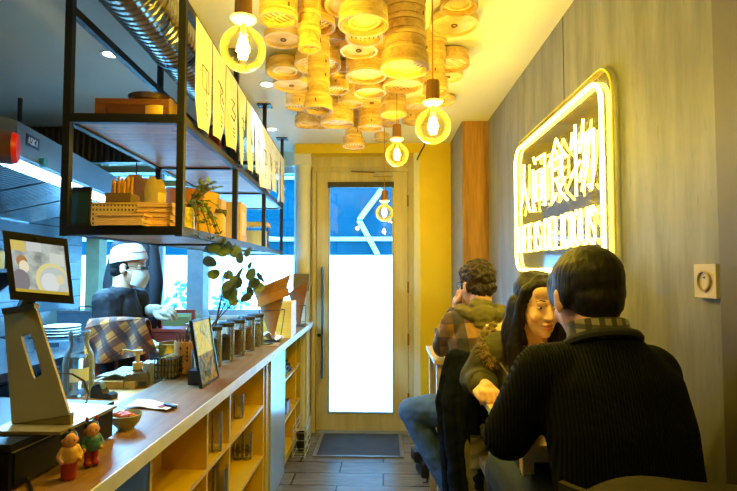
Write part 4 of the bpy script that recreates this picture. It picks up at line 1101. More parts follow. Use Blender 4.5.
MB().box((-.07,-.06,0),(.055,.06,.13)).build('pale_box', plain('pale yellow box', (214,186,96), .6), t, bevel=.003)
# ================================================================ KITCHEN
# steel work table along the far left wall
t = thing('steel_table', 'long stainless steel work table along the tiled kitchen wall', 'table', (-2.3, 2.0, 0))
MB().box((-.42,0,.91),(.5,2.3,.95)).build('table_top', steel, t, bevel=.004)
MB().box((-.40,.03,.2),(.46,2.27,.23)).build('under_shelf', steel, t, bevel=.003)
MB().box((-.42,0,.95),(-.40,2.3,1.1)).build('upstand', steel, t, False)
for x in (-.37,.44):
    for y in (.05,2.25): MB().cyl((x,y,0),.02,0,.91,14).build('leg', steel, t)
TZ = .9505
t = thing('steel_box', 'low stainless steel container on the back work table', 'container', (-2.24, 3.72, TZ))
f = MB(); f.box((-.15,-.1,0),(.15,.1,.17)); f.build('container_body', plain('bluish steel', (120,150,170), .3, .9), t, bevel=.006)
MB().box((-.155,-.105,.1705),(.155,.105,.185)).build('lid', steel, t, bevel=.004)
MB().box((.09,-.1015,.03),(.14,-.1002,.07)).build('white_label', plain('white sticker', (220,226,228), .5), t, False)
MB().tube([(-.05,0,.185),(-.04,0,.21),(.04,0,.21),(.05,0,.185)], .006, 8).build('handle', dark_steel, t)
p = onz(57,346,.95); t = thing('kitchen_scale', 'grey kitchen scale under the white plates', 'scale', (p.x, p.y, TZ), .2)
MB().box((-.11,-.12,0),(.11,.12,.045)).build('scale_body', plain('grey blue plastic', (90,110,124), .4), t, bevel=.008)
MB().box((-.1,-.06,.047),(.1,.11,.056)).build('weighing_plate', steel, t, bevel=.002)
MB().box((-.06,-.1212,.01),(.06,-.1202,.036)).build('display', plain('display grey', (40,60,70), .2), t, False)
for k in range(4):
    t = thing('plate', ['lowest white plate of the stack on the kitchen scale', 'second white plate from below on the kitchen scale', 'third white plate from below on the kitchen scale', 'topmost white plate of the stack on the kitchen scale'][k], 'plate', (p.x+.01, p.y+.03, TZ+.0565+.0185*k), group='white plates on the kitchen scale')
    MB().lathe([(0,0),(.06,0),(.11,.014),(.108,.0175),(.06,.005),(0,.005)],36).build('plate_body', plain('white china', (226,226,216)), t)
for k, (px, py, r, h, lab) in enumerate(((20,352,.07,.12,'round steel pot seen behind the tablet stand, left'),(33,346,.09,.10,'wide steel pan seen through the slot of the tablet stand'))):
    p = onz(px,py,.95); t = thing('steel_pot', lab, 'pot', (p.x, p.y, TZ))
    MB().lathe([(0,0),(r*.95,0),(r,.01),(r,h),(r+.006,h),(r-.003,h-.002),(r-.004,.012),(0,.01)],30).build('pot_body', steel, t)
    for s in (-1,1): MB().tube([(s*r,-.03,h*.7),(s*(r+.03),-.025,h*.75),(s*(r+.03),.025,h*.75),(s*r,.03,h*.7)], .005, 8).build('handle', dark_steel, t)
# salad mound etc: red bowl on bar end at left edge
p = onz(6,400,.96); t = thing('spice_tub', 'dark tub of reddish garnish behind the tablet stand foot', 'tub', (-1.22, 1.42, .9605))
MB().lathe([(0,0),(.06,0),(.075,.08),(.071,.08),(.057,.006),(0,.006)],26).build('tub_body', blackp, t)
o = MB().lathe([(0,.05),(.066,.065),(.05,.082),(.02,.092),(0,.094)],20).build('garnish', plain('reddish garnish', (150,84,56), .8, var=.5, scale=60), t); o['kind'] = 'stuff'
# wall shelves with dark jars at far left
t = thing('wall_shelf', 'dark wall shelf on the tiled wall behind the tablet', 'shelf', (XL+.002, 2.4, 1.42))
MB().box((0,0,0),(.22,1.2,.025)).build('shelf_board', dark_steel, t, bevel=.002)
for y in (.1,1.1): MB().prism([(0,0),(.2,0),(0,-.15)], -.008,.008, MX((0,y,-.0005),PI/2)).build('bracket', dark_steel, t)
R = random.Random(12)
shades = ['green', 'brown', 'cream', 'dark blue', 'red', 'grey', 'amber', 'black']
cols = [(70,110,70),(110,70,40),(206,196,160),(40,60,100),(140,50,40),(130,130,130),(180,120,50),(36,36,36)]
for k in range(8):
    t = thing('spice_jar', '%s spice jar on the dark wall shelf in the kitchen' % shades[k], 'jar', (XL+.11, 2.47+.145*k, 1.4455))
    h = R.uniform(.12,.2); MB().lathe([(0,0),(.045,0),(.048,.01),(.048,h*.8),(.036,h*.86),(0,h*.86)],22).build('jar_body', plain('jar %s' % shades[k], cols[k], .35), t)
    MB().lathe([(0,h*.86),(.038,h*.86),(.038,h),(0,h)],22).build('lid', blackp, t)
# pale green post and white sheets on the wall
struct(MB().box((-2.60, 4.30, 0), (-2.48, 4.42, ZC-.001)).build('trim_6', plain('pale green post', (150,170,140), .6), smooth=False))
for k, (y, z, w, h) in enumerate(((4.02,1.55,.2,.15),(4.1,1.40,.12,.10))):
    t = thing('notice_sign', ['larger white paper notice taped to the kitchen tiles', 'smaller white paper notice under the larger one on the tiles'][k], 'notice', (XL+.001, y, z)); MB().box((0,-w/2,-h/2),(.002,w/2,h/2)).build('sheet', plain('white notice paper', (220,226,226), .7), t, False)
# dark slatted bulkhead in front of the kitchen ceiling end
t = struct(MB().box((XL, 3.74, 2.26), (-1.12, 3.80, ZC-.001)).build('trim_7', plain('dark green board', (34,48,46), .5), smooth=False))
f = MB()
for k in range(34): f.cyl((XL+.02+k*.048, 3.735, 0), .017, 2.27, ZC-.003, 10)
f.build('slat', plain('dark slats', (52,42,38), .4), t)
t = thing('kitchen_rail', 'pale green steel beam crossing the kitchen under the dark slats', 'rail', (XL+.001, 3.72, 2.17))
MB().box((0,-.03,0),(1.6,.03,.05)).build('beam', plain('pale green steel', (150,172,150), .4, .2), t, bevel=.003)
MB().box((0,.0,-.10),(1.6,.05,-.055)).build('lower_beam', plain('olive steel', (120,124,74), .4, .2), t, bevel=.003)
for x in (.02,1.56): MB().box((x,-.01,-.0555),(x+.02,.02,0.0)).build('strut', dark_steel, t, False)
# extractor hood
HM = MX((-1.467, 1.95, 0), 0, 0, .21)
t = thing('extractor_hood', 'long stainless steel extractor hood with baffle filters over the cook line', 'extractor hood', (-1.467, 1.95, 0), .21)
L, Wd = 1.66, .92
hood_s = plain('hood steel', (150,160,168), .32, .85, .06, 6)
f = MB()
f.loft([[V((0,y,1.905)),V((0,y,2.04)),V((-.05,y,2.055)),V((-Wd,y,2.055)),V((-Wd,y,2.045)),V((-.05,y,2.045)),V((-.015,y,2.03)),V((-.015,y,1.905))] for y in (0,L)])
f.build('canopy', hood_s, t, False)
for y in (-.012, L): MB().prism([(0,1.905),(0,2.04),(-.05,2.055),(-Wd,2.055),(-Wd,1.80),(-.28,1.80)], y, y+.012, Matrix(((1,0,0,0),(0,0,1,0),(0,1,0,0),(0,0,0,1)))).build('end_plate', hood_s, t, False)
MB().box((-.10,.01,1.895),(-.016,L-.01,1.91)).build('light_trough', steel, t, False)
MB().box((-.09,.03,1.889),(-.025,L-.03,1.895)).build('light_strip', emit('cool kitchen strip light', (.55,.8,1.0), 12), t, False)
# baffle filters
for k in range(3):
    y0 = .03+k*.5; f = MB()
    for j in range(15):
        y = y0+.02+j*.031; f.bar((-.11,y,1.885),(-.62,y,1.76),.018,.012)
    f.bar((-.105,y0,1.887),(-.105,y0+.48,1.887),.02,.02); f.bar((-.63,y0,1.757),(-.63,y0+.48,1.757),.02,.02)
    f.build('baffle_filter', plain('bright baffle steel', (176,186,192), .25, .95), t, False)
f = MB()
for j in range(11): y = .1+j*.14; f.bar((-.66,y,1.75),(-.9,y,1.83),.03,.014)
f.build('rear_filter', plain('dark steel', (70,72,76)), t, False)
MB().box((-Wd,.0,1.83),(-.64,L,1.835)).build('rear_pan', plain('bright baffle steel', (176,186,192)), t, False)
FM = Matrix.Translation((-.0,0,1.905))
MB().box((.0005,.06,.055),(.002,.175,.105),FM).build('badge', plain('dark blue badge', (20,40,90), .3), t, False)
# badge lettering
f = MB(); bw = .0035
def seg(y0,z0,y1,z1): f.bar(FM@V((.003,y0,z0)), FM@V((.003,y1,z1)), bw, .003)
gl_ = {'A':[(0,0,.5,1),(.5,1,1,0),(.25,.45,.75,.45)],'S':[(1,.9,.2,1),(.2,1,.1,.6),(.1,.6,.9,.45),(.9,.45,.8,0),(.8,0,0,.1)],'K':[(0,0,0,1),(0,.5,1,1),(0,.5,1,0)],'I':[(.5,0,.5,1)]}
for i, chx in enumerate('ASKI'):
    for a,b,c_,d_ in gl_[chx]: seg(.074+i*.023+a*.016, .066+b*.028, .074+i*.023+c_*.016, .066+d_*.028)
f.build('badge_lettering', plain('white enamel', (226,230,236), .4), t, False)
MB().cyl((0,0,0), .022, 0, .02, 20, FM@MX((0,.20,.012),0,PI/2)).build('switch_knob', plain('teal knob', (60,130,140), .3), t)
for y in (.3,1.3): MB().bar((-.6,y,2.056),(-.6,y,ZC-.002),.02,.02).build('hanger_rod', dark_steel, t)
# red-ended heat lamp at the upper left edge
t = thing('heat_lamp', 'brown drum lamp with a red end hanging by the hood', 'lamp', (-1.37, 1.6, 1.86))
M_ = MX((0,0,0), 0, PI/2, .52)
MB().lathe([(0,-.12),(.054,-.12),(.056,-.1),(.056,.12),(0,.12)],30,(0,0,0),M_).build('drum', wood('mahogany drum', (66,34,22), (96,54,32), 'X', 1, .4), t)
MB().lathe([(0,.1205),(.055,.1205),(.05,.135),(0,.138)],30,(0,0,0),M_).build('red_end', plain('glossy red lens', (206,30,24), .3), t)
MB().tube([(-.05,-.02,.05),(-.05,-.02,ZC-1.85-.001)], .006, 8).build('rod', blackp, t)
# dark coat on a hook beside the chef
def m_navy(): return plain('navy black cloth', (10,13,22), .85, var=.3, scale=30, bump=.2)
t = thing('hanging_jacket', 'dark navy jacket hanging from a hook behind the chef', 'jacket', W(134,285,3.35)*1.0 - V((0,0,W(134,285,3.35).z)))
rings = []
jz = [(1.665,.05),(1.64,.10),(1.60,.135),(1.45,.145),(1.25,.145),(1.05,.14),(.96,.135)]
for z, w in jz:
    rings.append([V((w*math.cos(a)*(1+.05*math.sin(7*a)), .085*math.sin(a)*(1+.12*math.sin(5*a+z*3)), z)) for a in [2*PI*k/36 for k in range(36)]])
f = MB(); f.loft(rings); f.build('jacket_body', m_navy(), t, ang=70)
for s in (-1,1):
    f = MB(); f.chain([(s*.115,0,1.6),(s*.155,-.01,1.35),(s*.145,-.03,1.08)],[.045,.05,.042]); f.organic('sleeve', m_navy(), t, .01, 3)
MB().tube([(0,0,1.66),(0,0,1.9),(.0,.02,1.93)], .006, 8).build('hook', dark_steel, t)
MB().tube([(0,0,1.92),(0,0,ZC-.001)], .004, 6).build('hook_wire', dark_steel, t)

# ================================================================ RIGHT WALL
# neon sign
XS = .742; ZS0, ZS1, YS0, YS1 = 1.44, 2.10, 1.70, 2.80
t = thing('neon_sign', 'yellow neon wall sign with four Chinese characters over LIFE IS DELICIOUS', 'neon sign', (XS, YS0, ZS0))
neon = emit('yellow white neon tube', (1.0,.78,.12), 13.0)
def SGN(d, z, x=0): return V((x, d-YS0, z-ZS0))      # local
def rrect(y0, y1, z0, z1, r, x, n=8):
    pts = []
    for cy, cz, a0 in ((y1-r,z1-r,0),(y0+r,z1-r,PI/2),(y0+r,z0+r,PI),(y1-r,z0+r,1.5*PI)):
        for k in range(n+1):
            a = a0+PI/2*k/n; pts.append(SGN(cy+r*math.cos(a), cz+r*math.sin(a), x))
    return pts
MB().tube(rrect(YS0,YS1,ZS0,ZS1,.085,0,10), .0075, 10, True).build('border_tube', neon, t)
poly = [(p.y, p.z) for p in rrect(YS0-.045,YS1+.045,ZS0-.045,ZS1+.045,.11,0,10)]
MYZ = Matrix(((0,0,1,0),(1,0,0,0),(0,1,0,0),(0,0,0,1)))
MB().prism(poly, .013, .019, MYZ).build('acrylic_panel', glass('sign acrylic', (1,.98,.85), .06, 1.1, .08), t, False)
ink_b = MB().tube(rrect(YS0-.045,YS1+.045,ZS0-.045,ZS1+.045,.11,.016,10), .0035, 6, True).build('panel_edge', plain('glow tinted acrylic edge', (250,226,90), .2), t)  # neon glow on the clear panel rim is put into its colour
chars = {
 'ren': [[(.5,.97),(.46,.62),(.34,.32),(.06,.03)], [(.48,.62),(.66,.3),(.95,.03)]],
 'jian': [[(.12,.97),(.24,.84)], [(.08,.76),(.08,.0)], [(.36,.9),(.92,.9),(.92,.05),(.76,.07)], [(.3,.68),(.7,.68),(.7,.18),(.3,.18),(.3,.68)], [(.3,.43),(.7,.43)]],
 'shi': [[(.5,1.0),(.3,.8),(.03,.64)], [(.5,1.0),(.7,.8),(.98,.64)], [(.5,.82),(.5,.72)], [(.26,.7),(.74,.7),(.74,.38),(.26,.38)], [(.26,.54),(.74,.54)], [(.26,.7),(.26,.04),(.48,.15)], [(.88,.34),(.62,.2)], [(.46,.38),(.66,.15),(.97,.0)]],
 'wu': [[(.14,.92),(.06,.68)], [(.1,.74),(.42,.74)], [(.26,1.0),(.26,.0)], [(.02,.3),(.44,.46)], [(.60,1.0),(.52,.74),(.42,.58)], [(.54,.78),(.97,.78),(.94,.2),(.86,.02),(.74,.1)], [(.68,.76),(.6,.45),(.42,.18)], [(.83,.76),(.72,.34),(.5,.04)]]}
def dens(st, k=5):
    out = []
    for (a,b),(c_,d_) in zip(st, st[1:]):
        for q in range(k): out.append((a+(c_-a)*q/k, b+(d_-b)*q/k))
    return out+[st[-1]]
for nm, y_far, y_near in (('ren',2.735,2.515),('jian',2.485,2.275),('shi',2.255,2.015),('wu',1.985,1.755)):
    f = MB()
    for st in chars[nm]:
        if len(st) > 3 and st[0] == st[-1]: f.tube([SGN(y_far-(y_far-y_near)*a, 1.725+.275*b, -.002) for a,b in dens(st)[:-1]], .0050, 8, True)
        else: f.tube([SGN(y_far-(y_far-y_near)*a, 1.725+.275*b, -.002) for a,b in dens(st)], .0050, 8)
    f.build('character_tube', neon, t)
LET = {'L':[[(0,1),(0,0),(1,0)]],'I':[[(.5,0),(.5,1)]],'F':[[(1,1),(0,1),(0,0)],[(0,.52),(.8,.52)]],'E':[[(1,1),(0,1),(0,0),(1,0)],[(0,.52),(.85,.52)]],
       'S':[[(.95,.86),(.75,.98),(.3,.98),(.06,.8),(.2,.58),(.75,.42),(.95,.2),(.7,.02),(.25,.02),(.03,.14)]],'D':[[(0,0),(0,1),(.55,1),(.95,.75),(.95,.25),(.55,0),(0,0)]],
       'C':[[(.95,.82),(.7,.99),(.3,.99),(.04,.72),(.04,.28),(.3,.01),(.7,.01),(.95,.18)]],'O':[[(.5,1),(.12,.85),(0,.5),(.12,.15),(.5,0),(.88,.15),(1,.5),(.88,.85),(.5,1)]],'U':[[(0,1),(0,.25),(.2,.03),(.5,0),(.8,.03),(1,.25),(1,1)]]}
txt = 'LIFE IS DELICIOUS'; wid = {'I':.35,' ':.4}
tot = sum(wid.get(c,1)*.052+.0165 for c in txt); y = 2.735; k_ = (2.735-1.745)/tot
for chx in txt:
    w = wid.get(chx,1)*.052*k_
    if chx != ' ':
        f = MB()
        for st in LET[chx]:
            closed = st[0] == st[-1]; pts = dens(st,3)
            f.tube([SGN(y-w*a, 1.535+.135*b, -.002) for a,b in (pts[:-1] if closed else pts)], .0042, 8, closed)
        f.build('letter_tube', neon, t)
    y -= w+.0165*k_
for yy in (YS0+.06,YS1-.06):
    for zz in (ZS0+.06,ZS1-.06): MB().cyl((0,0,0), .008, 0, XW-XS-.019, 12, Matrix.Translation(SGN(yy,zz,.019))@Matrix.Rotation(PI/2,4,'Y')).build('standoff', plain('standoff steel', (170,150,90), .3, .9), t)
# socket
p = W(707,281,1.205); zz = p.z
t = thing('wall_socket', 'cream single wall socket on the grey wall panel near the camera', 'wall socket', (XW-.001, 1.215, zz))
f = MB(); f.box((-.014,-.04,-.04),(0,.04,.04)); f.build('cover_plate', plain('cream bakelite', (190,176,140), .4), t, bevel=.006)
MB().lathe([(.021,0),(.025,.003),(.021,.004),(.019,-.006),(0,-.006)],28,(0,0,0),MX((-.0155,0,0),0,-PI/2)).build('round_insert', plain('shaded cream', (150,134,104), .4), t)
f = MB()
for s in (-1,1): f.cyl((0,0,0),.003,0,.002,10,MX((-.0105,s*.0095,0),0,-PI/2))
f.build('pin_holes', blackp, t)
MB().cyl((0,0,0),.0022,0,.006,10,MX((-.0105,0,.008),0,-PI/2)).build('earth_pin', dark_steel, t)

# ================================================================ PENDANT BULBS
globe = glass('amber bulb glass', (1,.95,.74), .02, 1.2, .012)
fil = emit('glowing filament', (1,.72,.22), 60)
LIGHTS = []
def pendant(px, py, wpx, label, at=None):
    D = .125; d = D*FPX/wpx; c = at or W(px, py, d); r = D/2
    t = thing('pendant_lamp', label, 'pendant lamp', (c.x, c.y, c.z), 0, 'globe bulb pendants')
    prof = [(0,-r)]
    for k in range(1,15):
        a = -PI/2 + PI*k/18; prof.append((r*math.cos(a), r*math.sin(a)))
    prof += [(.024,r*.95),(.019,r*1.1),(.0165,r*1.22)]
    MB().lathe(prof, 36).build('globe_bulb', globe, t)
    f = MB()
    for k in range(6):
        a = 2*PI*k/6; f.tube([(.010*math.cos(a),.010*math.sin(a),-.026),(.013*math.cos(a),.013*math.sin(a),.0),(.010*math.cos(a),.010*math.sin(a),.03)], .0022, 6)
    f.build('filament', fil, t)
    MB().lathe([(0,-.03),(.004,-.03),(.004,.034),(.008,.05),(.006,.07),(0,.072)],14).build('filament_post', plain('glass stem', (240,220,170), .2), t)
    MB().lathe([(0,r*1.18),(.0165,r*1.18),(.022,r*1.22),(.034,r*1.34),(.036,r*1.40),(.026,r*1.43),(0,r*1.43)],32).build('ceramic_ring', plain('white porcelain', (236,230,214), .25), t)
    MB().lathe([(0,r*1.435),(.0235,r*1.435),(.0245,r*1.5),(.0235,r*2.55),(.022,r*2.6),(0,r*2.6)],28).build('socket', wood('brown wood socket', (120,78,30), (160,108,48), 'Z', 2), t)
    MB().tube([(0,0,r*2.59),(0,0,ZC-c.z-.001)], .0028, 8).build('cord', plain('ochre fabric cord', (170,130,60), .8), t)
    MB().lathe([(0,ZC-c.z-.022),(.03,ZC-c.z-.022),(.035,ZC-c.z-.0005),(0,ZC-c.z-.0005)],24).build('ceiling_cup', blackp, t)
    LIGHTS.append(c); return t
pendant(243,49.5,46,'large glowing globe pendant nearest the camera, beside the paper strips')
pendant(433,126.5,36,'glowing globe pendant before the wooden corner post')
pendant(397,155,23.5,'smaller glowing globe pendant left of the corner post pendant')
pendant(384.5,213,17.5,'smallest glowing globe pendant hanging in front of the door glass')
pendant(0,0,40,'added globe pendant above the camera, out of the picture, brightening the near aisle', V((.16,.42,2.24)))  # unseen pendant added to throw yellow light on the near wall and aisle
# ceiling downlights
for k, (px, py, lab) in enumerate(((110,54,'round ceiling downlight over the kitchen'), (267,84,'round ceiling downlight beside the papers and steamers'), (272,129,'round ceiling downlight nearest the door'),(None,(-1.7,1.15),'added round ceiling downlight over the near end of the cook line'),(None,(-2.35,1.5),'added round ceiling downlight beside the tiled kitchen wall'),(None,(-1.55,3.35),'added round ceiling downlight over the cook near the shop window'))):  # last three are added out of view for more blue kitchen light
    if px is None: c = V((*py, ZC))
    else: v = W(px, py, 1.0); s = (ZC-EYE)/(v.z-EYE); c = V((v.x*s, s, ZC))
    t = thing('ceiling_downlight', lab, 'downlight', c)
    MB().lathe([(.034,-.004),(.046,-.006),(.048,-.0005),(.034,-.0005),(.034,-.004)],28).build('trim_ring', plain('white ring', (230,230,226), .4), t)
    MB().lathe([(0,-.003),(.034,-.003),(.034,-.0008),(0,-.0008)],28).build('light_disc', emit('downlight white', (.85,.95,1.0), 14), t)

# ================================================================ TABLES AND CHAIRS, RIGHT
ash = wood('pale ash table top', (196,166,112), (222,196,148), 'Y', 1, .4)
def table(name, label, x0, x1, y0, y1, z):
    t = thing(name, label, 'table', ((x0+x1)/2, (y0+y1)/2, 0)); hx, hy = (x1-x0)/2, (y1-y0)/2
    MB().box((-hx,-hy,z-.022),(hx,hy,z)).build('table_top', ash, t, bevel=.002)
    MB().box((-hx-.002,-hy,z-.021),(-hx,hy,z-.001)).build('edge_strip', plain('pale blue white edge', (206,214,220), .4), t, False)
    for s_ in (-1,1): MB().box((-hx+.03,s_*(hy-.04)-.01,z-.055),(hx-.03,s_*(hy-.04)+.01,z-.0225)).build('apron', ash, t, False)
    for sx in (-1,1):
        for sy in (-1,1): MB().box((sx*(hx-.03)-.016,sy*(hy-.04)-.016,0),(sx*(hx-.03)+.016,sy*(hy-.04)+.016,z-.0225)).build('leg', ash, t, bevel=.003)
    return t
table('bar_table', 'narrow pale ash bar table between the man in black and the long haired woman', .372, XW-.004, 1.40, 1.90, .965)
table('bar_table', 'narrow pale ash bar table in front of the man in the plaid jacket', .27, XW-.004, 2.66, 3.16, .965)
cream = plain('cream painted wood', (206,192,150), .45); slatm = wood('grey brown slats', (96,78,50), (130,108,70), 'X')
def bar_chair(label, x, y, rz, wx=.36):
    t = thing('bar_chair', label, 'chair', (x, y, 0), rz, None); sz = .66
    MB().box((-wx/2,-.17,sz-.03),(wx/2,.17,sz)).build('seat', slatm, t, bevel=.006)
    for sx in (-1,1):
        MB().bar((sx*(wx/2-.015),.16,0),(sx*(wx/2-.02),.155,1.04),.028).build('leg', cream, t, bevel=.003)
        MB().bar((sx*(wx/2-.015),-.155,0),(sx*(wx/2-.02),-.15,sz-.031),.028).build('leg', cream, t, bevel=.003)
        MB().bar((sx*(wx/2-.016),-.14,.25),(sx*(wx/2-.016),.145,.25),.02).build('stretcher', cream, t)
    for z in (.20,.42): MB().bar((-wx/2+.03,-.155,z),(wx/2-.03,-.155,z),.02).build('footrest', cream, t)
    for k in range(4): MB().box((-wx/2-.03,.171,.76+k*.075),(wx/2+.03,.187,.80+k*.075)).build('back_slat', slatm, t, bevel=.002)
    return t
bar_chair('empty slatted bar chair with cream legs beside the far bar table', .575, 3.40, 0)
bar_chair('slatted bar chair under the man in the plaid jacket', .53, 2.56, PI, .36)
bar_chair('bar chair under the long haired woman', .57, 2.08, 0, .34)
# metal base chair of the man in black with his dark jacket over it
t = thing('bar_stool', 'dark stool with a low back under the man in the black sweater', 'stool', (.51, 1.14, 0))
MB().lathe([(0,.62),(.15,.62),(.165,.635),(.16,.66),(0,.665)],30).build('seat', plain('dark brown vinyl', (40,34,30), .5), t)
for sx in (-1,1):
    for sy in (-1,1): MB().tube([(sx*.17,sy*.16,0),(sx*.10,sy*.10,.62)], .012, 10).build('leg', black_metal, t)
MB().tube([(.14*math.cos(a),.135*math.sin(a),.25) for a in [2*PI*k/24 for k in range(24)]], .009, 8, True).build('foot_ring', black_metal, t)
MB().sheet(lambda a,b: V((.17*math.sin((a-.5)*2.2), -.17*math.cos((a-.5)*2.2)-.02*b, .72+.30*b)), 16, 6, .014).build('backrest', plain('dark brown vinyl', (40,34,30)), t)
f = MB()
for s in (-1,1): f.tube([(s*.09,-.10,.63),(s*.10,-.145,.74)], .008, 8)
f.build('back_support', black_metal, t)
# dark bag on the floor
p = onfloor(424,456); t = thing('floor_bag', 'black rucksack on the floor under the far bar table', 'bag', (.335, 3.62, 0), .2)
f = MB(); f.ell((0,0,.10),(.10,.10,.10)); f.ell((.04,0,.14),(.09,.09,.09)); f.box((-.09,-.09,0),(.1,.09,.1)); f.organic('bag_body', plain('black nylon', (22,24,30), .6), t, .012, 4)
MB().tube([(-.08,-.10,.15),(-.06,-.14,.08),(-.075,-.16,.004),(-.10,-.15,.004)], .008, 8, flat=.5).build('strap', blackp, t)
MB().box((-.13,-.05,.10),(-.095,.05,.17)).build('pocket', plain('black nylon', (22,24,30)), t, bevel=.01)
# crumpled bag on the far table
t = thing('plastic_bag', 'crumpled pale blue plastic bag on the chair by the plaid sleeve', 'bag', (.395, 2.86, .9655))
f = MB(); R = random.Random(30)
for k in range(10): f.ell((R.uniform(-.05,.07),R.uniform(-.04,.03),.02+R.uniform(0,.02)),(R.uniform(.02,.04),R.uniform(.015,.03),R.uniform(.015,.024)), Euler((R.uniform(0,1),R.uniform(0,1),R.uniform(0,3))).to_matrix())
f.box((-.05,-.03,0),(.06,.03,.02)); f.organic('bag_body', plain('thin pale plastic', (196,206,206), .35), t, .005, 1, disp=.012, dscale=40)
# ================================================================ BAMBOO STEAMERS UNDER THE CEILING
bamboo = wood('steamer bamboo', (190,148,80), (232,198,132), 'X', 2.0, .5)
bamboo2 = plain('steamer bamboo bands', (230,196,130), .5, var=.12, scale=25)
def m_weave():
    b = NB('woven steamer base'); mp = b.mapping((1,1,1), (0,0,.6)); sp = b.n('SeparateXYZ', {0: mp})
    fx = b.math('FRACT', b.math('MULTIPLY', sp.outputs[0], 55)); fy = b.math('FRACT', b.math('MULTIPLY', sp.outputs[1], 22))
    gap = b.math('LESS_THAN', fx, .3)
    gap2 = b.math('MULTIPLY', gap, b.math('GREATER_THAN', fy, .25))
    nz = b.n('TexNoise', {'Vector': b.co.outputs['Object'], 'Scale': 24.0, 'Detail': 3.0})
    col = b.mix(gap2, b.ramp(nz.outputs[0], [(.3, hexc(220,182,116)), (.7, hexc(240,212,156))]), hexc(112,76,34))
    return b.bsdf(col, .6, 0, fx, .3, .003)
def m_lid():
    b = NB('woven steamer lid'); sp = b.mapping((1,1,1), (0,0,.4))
    w1 = b.n('TexWave', {'Vector': sp, 'Scale': 26.0, 'Distortion': 1.5}, bands_direction='X'); w2 = b.n('TexWave', {'Vector': sp, 'Scale': 26.0, 'Distortion': 1.5}, bands_direction='Y')
    nz = b.n('TexNoise', {'Vector': b.co.outputs['Object'], 'Scale': 9.0, 'Detail': 5.0})
    f = b.math('MULTIPLY', w1.outputs[1], w2.outputs[1])
    col = b.mix(b.math('MULTIPLY', f, .35), b.ramp(nz.outputs[0], [(.35, hexc(206,168,96)), (.65, hexc(238,214,160))]), hexc(150,108,56))
    return b.bsdf(col, .6, 0, f, .4, .004)
weave, lidm = m_weave(), m_lid()
knot = plain('dark bamboo pin', (112,70,26), .6)
ST = [(-0.358, 1.673, 0.062, 0.241, 'stack'), (-0.453, 2.224, 0.088, 0.055, 'lid'), (-0.263, 1.758, 0.037, 0.307, 'slim'), (-0.256, 1.889, 0.069, 0.16, 'hole'), (-0.118, 1.791, 0.095, 0.134, 'lid'), (-0.064, 1.621, 0.079, 0.29, 'ring'), (-0.075, 1.988, 0.073, 0.161, 'hole'), (-0.229, 2.261, 0.059, 0.057, 'ring'), (-0.106, 2.182, 0.083, 0.128, 'lid'), (-0.508, 2.54, 0.097, 0.082, 'ring'), (-0.521, 2.801, 0.107, 0.053, 'lid'), (-0.28, 2.134, 0.059, 0.41, 'tall'), (-0.322, 2.422, 0.111, 0.096, 'hole'), (-0.082, 2.393, 0.095, 0.162, 'stack'), (-0.067, 2.589, 0.079, 0.174, 'slim'), (0.298, 1.912, 0.071, 0.078, 'ring'), (0.306, 2.102, 0.104, 0.06, 'lid'), (0.341, 2.49, 0.093, 0.072, 'hole'), (0.356, 2.706, 0.08, 0.05, 'lid'), (0.103, 2.512, 0.099, 0.169, 'hole'), (0.062, 2.83, 0.07, 0.216, 'stack'), (0.225, 3.24, 0.094, 0.046, 'hole'), (0.378, 3.146, 0.08, 0.041, 'lid'), (-0.292, 3.138, 0.102, 0.179, 'stack'), (-0.529, 3.426, 0.082, 0.1, 'ring'), (-0.524, 2.997, 0.066, 0.114, 'stack'), (-0.203, 3.432, 0.073, 0.248, 'tall'), (-0.082, 3.255, 0.08, 0.172, 'stack'), (0.212, 3.488, 0.074, 0.069, 'ring'), (-0.069, 3.086, 0.081, 0.063, 'lid'), (-0.256, 2.717, 0.067, 0.113, 'stack'), (0.241, 2.261, 0.056, 0.29, 'ring'), (0.080, 1.781, 0.085, 0.374, 'big'), (0.015, 1.893, 0.04, 0.089, 'ring'), (-0.308, 1.995, 0.046, 0.035, 'ring'), (0.007, 2.284, 0.04, 0.062, 'ring'), (-0.196, 2.965, 0.073, 0.108, 'stack'), (0.045, 3.491, 0.069, 0.081, 'ring'), (0.031, 2.696, 0.057, 0.035, 'ring'), (-0.212, 2.595, 0.055, 0.074, 'ring'), (0.099, 1.964, 0.048, 0.044, 'ring'), (0.246, 2.381, 0.042, 0.049, 'lid'), (0.213, 2.711, 0.044, 0.048, 'ring'), (-0.462, 3.56, 0.063, 0.073, 'ring'), (0.283, 3.606, 0.056, 0.048, 'lid'), (-0.011, 4.022, 0.057, 0.055, 'ring')]
def tier(t, r, z, h, n=40, base='weave', seed=0):
    o = MB().lathe([(r-.007,z),(r-.007,z+h),(r,z+h),(r,z+h*.72),(r+.0022,z+h*.70),(r+.0022,z+h*.42),(r,z+h*.40),(r,z),(r-.007,z)], n).build('tier', bamboo, t, ang=40)
    MB().lathe([(0,z+h*.32),(r-.0072,z+h*.32),(r-.0072,z+h*.32+.004),(0,z+h*.32+.004)], n).build('base_weave', weave if base == 'weave' else lidm, o, False)
    f = MB(); f.lathe([(r-.0035,z+h*.0),(r+.0035,z+h*.0),(r+.0035,z+h*.2),(r-.0035,z+h*.2)], n)
    f.build('lower_band', bamboo2, o, ang=40)
    f = MB(); R = random.Random(seed)
    for k in range(1):
        a = R.uniform(3.6, 5.8); M = Matrix.Rotation(a,4,'Z') @ Matrix.Translation((r+.003,0,z+h*.55)); f.box((-.001,-.003,-h*.12),(.0012,.003,h*.12), M)
    f.build('pin', knot, o, False)
    return o
rows = []
for s in sorted(ST, key=lambda q: q[1]):
    if rows and s[1] - rows[-1][0][1] < .30 and len(rows[-1]) < 9: rows[-1].append(s)
    else: rows.append([s])
